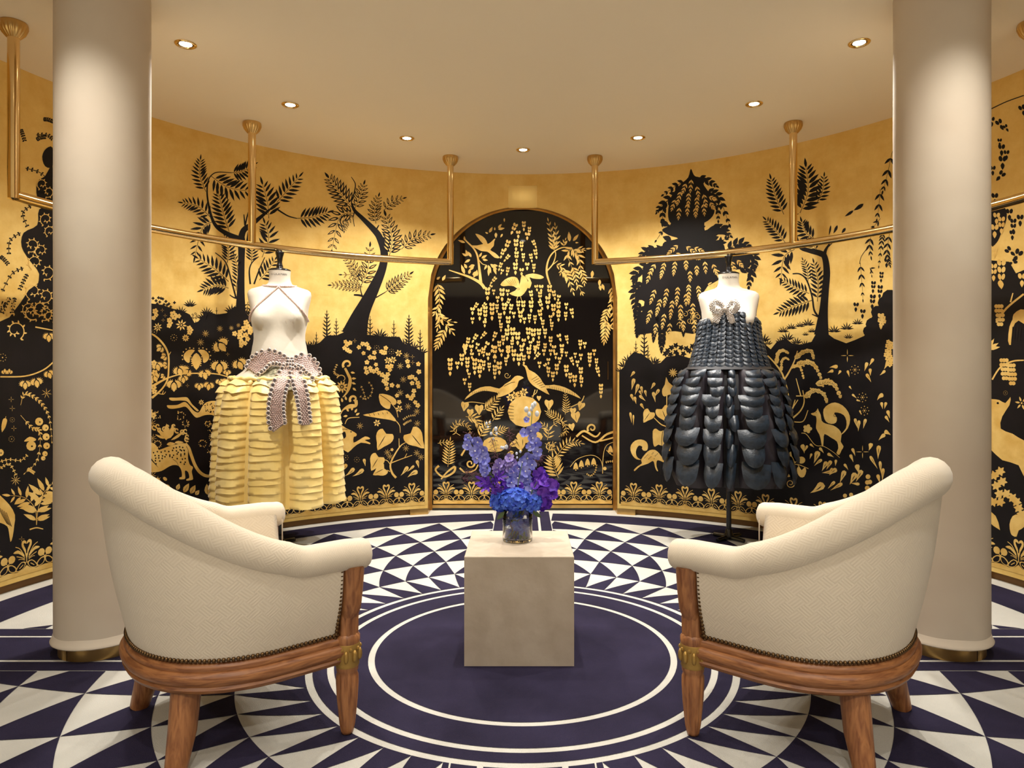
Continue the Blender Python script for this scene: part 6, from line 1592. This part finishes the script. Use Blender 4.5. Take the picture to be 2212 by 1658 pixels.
# ---------------------------------------------------------------- the door
art('painted_weeping_tree', 'door'); ZCc()
BL = [(960, 490, 90, 0), (890, 510, 110, 25), (1010, 540, 80, 0), (910, 575, 70, 0), (990, 590, 70, 0), (825, 660, 110, 20), (890, 650, 110, 0), (940, 670, 90, 0), (1040, 660, 80, -25), (780, 740, 90, 20), (1060, 740, 90, -10), (895, 760, 100, 0), (830, 790, 80, 40), (955, 775, 80, 0), (1020, 780, 80, -10), (760, 860, 80, 20), (885, 860, 110, 0), (990, 860, 70, 0), (1050, 870, 80, 0), (820, 900, 80, 10), (940, 910, 70, 0), (710, 990, 80, 40), (770, 920, 50, 20), (670, 1060, 50, 30), (635, 1080, 120, 0), (690, 1100, 50, 0), (765, 1090, 120, 0), (815, 1100, 60, 0), (1115, 1060, 70, 0), (1070, 1060, 60, -10), (1190, 1060, 110, 0), (1020, 1110, 90, -10), (1105, 1120, 90, 0), (725, 1160, 60, 0), (830, 1180, 80, 20), (1225, 1110, 90, -10), (1275, 1150, 60, 10), (545, 1220, 80, 30), (620, 1220, 80, 40), (675, 1220, 160, 0), (720, 1230, 80, 0), (785, 1220, 110, 0), (850, 1230, 90, 10), (910, 1200, 90, 0), (955, 1200, 100, 0), (1025, 1200, 110, 0), (1100, 1200, 90, -20), (1175, 1160, 120, 0), (1270, 1210, 100, 0), (1340, 1220, 60, 0), (500, 1260, 70, 0), (565, 1270, 110, 0), (615, 1250, 140, 0), (930, 1290, 110, 0), (1100, 1280, 100, -10), (1225, 1230, 110, 0), (1385, 1270, 90, -10), (745, 1310, 90, 0), (820, 1340, 110, 0), (870, 1300, 60, 0), (1010, 1320, 80, 0), (1060, 1330, 80, 0), (1200, 1330, 60, 0), (1270, 1290, 100, 0), (1335, 1300, 80, 0), (500, 1350, 60, 0), (610, 1380, 60, 0), (755, 1400, 80, 0), (1130, 1370, 80, 0), (1210, 1390, 80, 0), (965, 1350, 60, 0), (810, 1450, 110, 0), (860, 1440, 120, 0), (905, 1480, 120, 0), (1000, 1440, 110, 0), (1045, 1450, 120, 0), (1095, 1450, 100, 0), (1150, 1450, 90, 0), (620, 1480, 80, 40), (710, 1480, 90, 20), (540, 1500, 90, 30), (465, 1530, 90, 10), (775, 1510, 90, 0), (740, 1560, 90, 0), (855, 1550, 80, 0), (960, 1540, 70, 0), (1200, 1520, 90, 0), (1270, 1500, 70, -20), (1340, 1510, 80, -10), (1465, 1550, 90, 0), (1505, 1570, 60, 0), (430, 1600, 70, 0), (490, 1600, 60, 0), (550, 1580, 60, 20), (640, 1570, 70, 30), (600, 1620, 60, 20), (690, 1600, 70, 20), (1090, 1560, 80, 0), (1150, 1580, 80, 0), (1060, 1600, 80, 0), (1230, 1600, 70, 0), (1300, 1590, 70, 0), (820, 1600, 80, 0), (1020, 1560, 60, 0)]
for b in BL: bell(*b)
ZDd()
for b in [(435, 10, 100), (490, 20, 70), (700, 30, 110), (820, 30, 110), (940, 20, 100), (1005, 40, 110), (870, 60, 110), (600, 50, 80), (800, 130, 80), (915, 100, 110), (960, 110, 90), (405, 100, 110), (455, 130, 140), (300, 140, 160), (365, 170, 70), (520, 140, 150), (565, 150, 70), (600, 160, 90), (650, 180, 80), (565, 210, 110), (700, 200, 130), (740, 170, 120), (495, 90, 60), (1065, 30, 60), (1100, 90, 80, 40), (1100, 170, 60), (1145, 190, 60, -40), (1180, 140, 60), (1200, 60, 60), (1245, 90, 60), (1300, 50, 80), (1280, 130, 60), (1180, 220, 90), (1255, 190, 100), (1340, 200, 110), (1380, 130, 80, -20), (1340, 80, 50), (1420, 90, 50), (1470, 100, 60), (1440, 160, 60), (1470, 220, 100), (1220, 260, 90), (1375, 270, 90), (1415, 290, 110), (1475, 310, 90), (1550, 90, 130), (1590, 60, 60), (1610, 140, 80), (1615, 220, 90, -15), (1650, 370, 130), (470, 270, 50), (430, 320, 60), (475, 360, 80), (640, 90, 70), (760, 60, 70), (560, 60, 60), (700, 120, 60), (1140, 60, 60)]: bell(*b)
A_[0].build('gold weeping tree of hanging leaf clusters')
art('painted_branches', 'door'); ZCc()
wline([(610, 1090, 26), (570, 1040, 26), (480, 990, 20), (380, 955, 14), (290, 925, 8)]); wline([(575, 1040, 28), (560, 900, 20), (545, 800, 16), (510, 730, 14), (440, 660, 12), (430, 630, 8)]); line([(555, 830), (590, 870), (625, 880)], 8, 5)
wline([(1195, 1055, 14), (1165, 950, 18), (1175, 850, 15), (1220, 770, 12), (1300, 725, 10), (1390, 725, 7)]); wline([(1170, 930, 12), (1220, 870, 10), (1245, 790, 9), (1235, 740, 7)]); line([(1215, 880), (1265, 840)], 7, 5)
for x, y, a, L, W in ((435, 680, 200, 70, 22), (430, 660, -95, 40, 18), (460, 800, -110, 60, 26), (450, 800, -150, 50, 22), (490, 810, -120, 60, 24), (480, 830, 150, 60, 24), (560, 810, -60, 50, 20), (580, 820, -30, 60, 24), (590, 830, 10, 50, 22), (520, 880, 160, 60, 30), (510, 890, 130, 50, 26), (430, 960, -110, 90, 30), (450, 910, -120, 50, 26), (470, 960, -80, 50, 26), (500, 970, -40, 60, 26), (510, 990, -60, 60, 26), (540, 980, -90, 60, 24), (640, 880, 70, 80, 28), (660, 870, 40, 80, 28), (680, 880, 10, 50, 24), (650, 900, 95, 80, 26), (690, 900, 70, 70, 26), (630, 880, 120, 50, 20), (650, 590, -60, 60, 26), (640, 600, -150, 30, 16), (700, 570, -90, 30, 14), (730, 550, -50, 50, 22), (730, 560, -10, 60, 24), (710, 590, 90, 50, 26), (770, 600, 120, 40, 18), (785, 460, 90, 36, 14)): leaf(x, y, a, L, W)
for p, n, L in (([(1225, 745), (1215, 640), (1180, 490)], 6, 62), ([(1230, 740), (1250, 640), (1240, 530)], 5, 58), ([(1320, 710), (1320, 690), (1330, 660)], 2, 48), ([(1400, 730), (1350, 780), (1390, 900)], 4, 70), ([(1400, 740), (1450, 800), (1470, 920)], 5, 72), ([(1440, 730), (1470, 740), (1490, 745)], 2, 50), ([(1250, 880), (1300, 900), (1290, 950)], 4, 50), ([(1310, 930), (1350, 980), (1400, 1120)], 6, 66), ([(1400, 900), (1420, 960), (1430, 1030)], 4, 62), ([(1470, 920), (1490, 980), (1500, 1040)], 4, 56), ([(1440, 1050), (1470, 1110), (1480, 1130)], 2, 50)): willow(p, n, L)
for x, y, a, L, W in ((1370, 670, -95, 90, 34), (1400, 665, -50, 80, 28), (1420, 680, 0, 30, 14), (1515, 735, -5, 55, 16), (1575, 930, 95, 70, 30), (1640, 1010, 95, 60, 28), (1640, 1060, 80, 50, 26), (1660, 1050, 70, 60, 26), (180, 1010, -40, 40, 22), (230, 1020, -60, 60, 26)): leaf(x, y, a, L, W)
for p, n, L in (([(190, 1050), (205, 1150), (200, 1260)], 5, 78), ([(200, 1250), (180, 1290), (165, 1310)], 2, 66), ([(190, 1310), (210, 1360), (190, 1440)], 4, 72), ([(220, 1350), (260, 1380), (330, 1390)], 2, 62), ([(260, 1410), (290, 1440), (320, 1480)], 2, 70), ([(250, 1460), (210, 1540), (180, 1610)], 5, 70), ([(1745, 1080), (1760, 1160), (1730, 1260)], 5, 66), ([(1750, 1250), (1760, 1320), (1760, 1390)], 3, 60), ([(1710, 1270), (1690, 1340), (1660, 1410)], 5, 60), ([(1700, 1380), (1690, 1470), (1680, 1560)], 6, 72), ([(1720, 1440), (1750, 1430), (1770, 1415)], 1, 50)): willow(p, n, L)
A_[0].build('gold branches and trailing leaves')
art('painted_bird', 'door'); ZCc()
poly([(480, 705), (540, 705), (600, 690), (640, 690), (670, 670), (690, 650), (705, 645), (695, 670), (690, 710), (660, 745), (700, 770), (745, 815), (700, 815), (660, 780), (630, 760), (580, 755), (540, 735)], n=2)
poly([(525, 600), (570, 612), (610, 640), (635, 690), (625, 730), (605, 700), (580, 675), (560, 650)], n=2)
A_[0].build('gold swallow in flight')
art('painted_bird', 'door'); ZCc()
poly([(830, 1135), (880, 1110), (920, 1060), (930, 1010), (940, 975), (960, 975), (990, 1010), (1000, 1060), (980, 1110), (940, 1155), (890, 1160)], n=2)
poly([(750, 1055), (790, 1010), (850, 985), (900, 995), (920, 1050), (905, 1090), (870, 1070), (820, 1065), (780, 1070)], n=2); poly([(975, 970), (1040, 955), (1110, 970), (1140, 990), (1110, 1005), (1040, 1000), (1010, 990), (1030, 1040), (1010, 1090), (990, 1070), (1000, 1020), (980, 995)], n=2)
line([(905, 1160), (895, 1195)], 5, 4); line([(930, 1160), (940, 1195)], 5, 4); scroll(910, 1090, 14, 1.2, 3, KB, 2)
for k in range(5): line([(800 + k * 18, 1015 - k * 3), (850 + k * 12, 1065)], 2.5, 2, KB, 2)
A_[0].build('gold crane with open wings')
art('painted_pheasant', 'door'); ZDd()
poly([(945, 195), (985, 205), (1005, 240), (1060, 270), (1110, 320), (1150, 380), (1230, 375), (1330, 400), (1420, 450), (1470, 500), (1400, 470), (1300, 435), (1220, 415), (1160, 410), (1190, 465), (1120, 430), (1040, 380), (1000, 330), (985, 270), (970, 220)], n=2)
for k in range(6): line([(1030 + k * 16, 330 + k * 14), (1080 + k * 14, 300 + k * 18)], 3, 3, KB, 2)
for k in range(12): line([(1190 + k * 20, 385 + k * 5), (1195 + k * 20, 405 + k * 7)], 3, 2, KB, 2)
line([(1060, 420), (1040, 490)], 8, 6); line([(1080, 420), (1070, 450), (1030, 480)], 6, 5)
A_[0].build('gold pheasant with spread tail')
art('painted_pheasant', 'door'); ZDd()
poly([(960, 315), (920, 295), (880, 300), (840, 340), (790, 370), (740, 410), (660, 390), (570, 400), (480, 450), (430, 510), (520, 455), (600, 430), (690, 440), (730, 455), (720, 490), (790, 470), (850, 440), (900, 390), (915, 340)], n=2)
for k in range(14): line([(500 + k * 18, 440 - (k < 8) * k * 3), (505 + k * 18, 458 - (k < 8) * k * 3)], 3, 2, KB, 2)
line([(780, 390), (840, 360), (880, 350)], 4, 4, KB, 2); scroll(810, 290, 30, 1.2, 5)
A_[0].build('gold pheasant with trailing tail')
art('painted_fruit_and_ferns', 'door'); ZDd()
oval(965, 615, 150, 140); oval(700, 910, 110, 70); oval(1010, 840, 120, 60)
for x, y in ((880, 470), (840, 490), (960, 440), (920, 470)): daisy(x, y, 40, 6, w=0.5)
for k in range(5): line([(820, 560 + 30 * k), (870, 570 + 28 * k)], 5, 3, KB, 2)
for x, y, s, a in ((435, 540, 62, 100), (480, 600, 52, 90), (560, 565, 68, 90), (1185, 520, 70, 90), (1095, 480, 34, 90), (1480, 540, 58, 110), (1400, 590, 50, 90), (1420, 630, 72, 80), (1385, 730, 50, 80)): heartleaf(x, y, s, a)
line([(420, 540), (500, 530), (610, 545)], 8, 5); wline([(1500, 475, 8), (1470, 530, 9), (1380, 575, 6)])
for p, n, L, a in (([(600, 600), (660, 560), (730, 490)], 6, 64, 50), ([(680, 700), (720, 640), (760, 590)], 4, 58, 50), ([(440, 660), (520, 680), (570, 760)], 6, 64, 45), ([(560, 850), (600, 780), (640, 720)], 5, 64, 50), ([(660, 820), (730, 790), (790, 770)], 5, 54, 50), ([(1330, 640), (1340, 560), (1330, 460)], 8, 40, 60), ([(1300, 700), (1230, 650), (1170, 620)], 7, 46, 60), ([(1170, 870), (1180, 790), (1130, 730)], 5, 56, 55), ([(1190, 760), (1300, 700), (1340, 790), (1290, 830)], 10, 34, 60), ([(390, 830), (330, 780), (370, 720), (460, 740), (480, 820)], 11, 36, 60), ([(280, 1110), (290, 1000), (300, 880)], 9, 62, 62), ([(190, 900), (260, 890), (310, 900)], 5, 30, 60), ([(1270, 1210), (1230, 1110), (1220, 1030)], 7, 92, 58), ([(1240, 1040), (1300, 950), (1380, 890), (1470, 900)], 9, 58, 60), ([(1150, 900), (1200, 930), (1230, 960)], 4, 40, 60), ([(1180, 980), (1200, 920), (1230, 900)], 3, 40, 60)): frond(p, n, L * 0.92, GO, 1, 4, a, 0.22)
wline([(1430, 840, 18), (1500, 790, 20), (1600, 840, 16), (1645, 800, 10)]); scroll(1570, 765, 42, 1.1, 18, ph=2.5); wline([(1480, 830, 12), (1600, 890, 16), (1700, 820, 18), (1790, 790, 22)]); wline([(1640, 880, 12), (1720, 860, 14), (1790, 840, 16)])
wline([(220, 1220, 12), (270, 1160, 14), (340, 1110, 20), (330, 1160, 18), (240, 1200, 16), (170, 1140, 16), (200, 1100, 20)]); line([(385, 1120), (440, 1160), (520, 1140), (550, 1090)], 16, 10); scroll(480, 1080, 40, 1.1, 16); wline([(400, 1010, 18), (430, 960, 14), (450, 930, 8)])
line([(1375, 1110), (1440, 1040), (1560, 1005), (1640, 1040), (1665, 1110)], 5, 4); line([(1665, 1170), (1670, 1020), (1700, 920), (1790, 880)], 6, 4)
for x, y in ((1425, 1070), (1475, 1050), (1530, 1035), (1585, 1030), (1735, 920)): poly([(x, y), (x + 16, y + 24), (x + 22, y + 62), (x, y + 56), (x - 22, y + 62), (x - 16, y + 24)], n=2); dot(x, y + 68, 6)
vine([(1520, 1170), (1560, 1190), (1600, 1150), (1610, 1090)], 9, 7); dot(1685, 1125, 16); vine([(1690, 1070), (1740, 1060), (1790, 1065)], 6, 8); wline([(1700, 960, 6), (1740, 1000, 5), (1790, 1010, 6)])
for x, y, a, L, W in ((880, 860, 60, 130, 60), (830, 920, -20, 130, 56), (950, 860, 90, 90, 50), (870, 980, 170, 60, 40), (1770, 340, 20, 40, 40), (1780, 400, 90, 90, 34), (1775, 520, 90, 90, 26)): leaf(x, y, a, L, W); leaf(x, y, a, L * 0.7, 5, KB, 2)
A_[0].build('gold globe fruit, ferns and bellflowers')

# the painting goes on behind the pillars and round the wall past the edge of the view
for key, deg, lab in (('heart', -40, 'gold heart-leaved plant'), ('bloss', -40, 'gold blossom sprays'), ('petals', 41, 'gold falling petals'), ('shrub', 41, 'gold branching shrub'), ('petals', 17, 'gold falling petals'), ('treeR', 45, 'black feathery tree'), ('treeL', -62, 'black slender tree'), ('heart', -66, 'gold heart-leaved plant'), ('bloss', -68, 'gold blossom sprays')):
    c = KEEP[key].shift(deg); lim = [(p, q, l) for p, q, l in c.polys if max(abs(t) for t, z in p) < math.radians(104)]
    if key == 'petals' and deg == 17: lim = [(p, q, l) for p, q, l in lim if math.radians(54) < min(t for t, z in p) and max(t for t, z in p) < math.radians(68)]
    if deg in (41, 45): lim = [(p, q, l) for p, q, l in lim if min(t for t, z in p) > math.radians(78)]
    if deg in (-66, -68, -62): lim = [(p, q, l) for p, q, l in lim if max(t for t, z in p) < math.radians(-78)]
    if deg == -40: lim = [(p, q, l) for p, q, l in lim if math.radians(-69) < min(t for t, z in p) and max(t for t, z in p) < math.radians(-54)]
    c.polys = lim; c.build(lab)

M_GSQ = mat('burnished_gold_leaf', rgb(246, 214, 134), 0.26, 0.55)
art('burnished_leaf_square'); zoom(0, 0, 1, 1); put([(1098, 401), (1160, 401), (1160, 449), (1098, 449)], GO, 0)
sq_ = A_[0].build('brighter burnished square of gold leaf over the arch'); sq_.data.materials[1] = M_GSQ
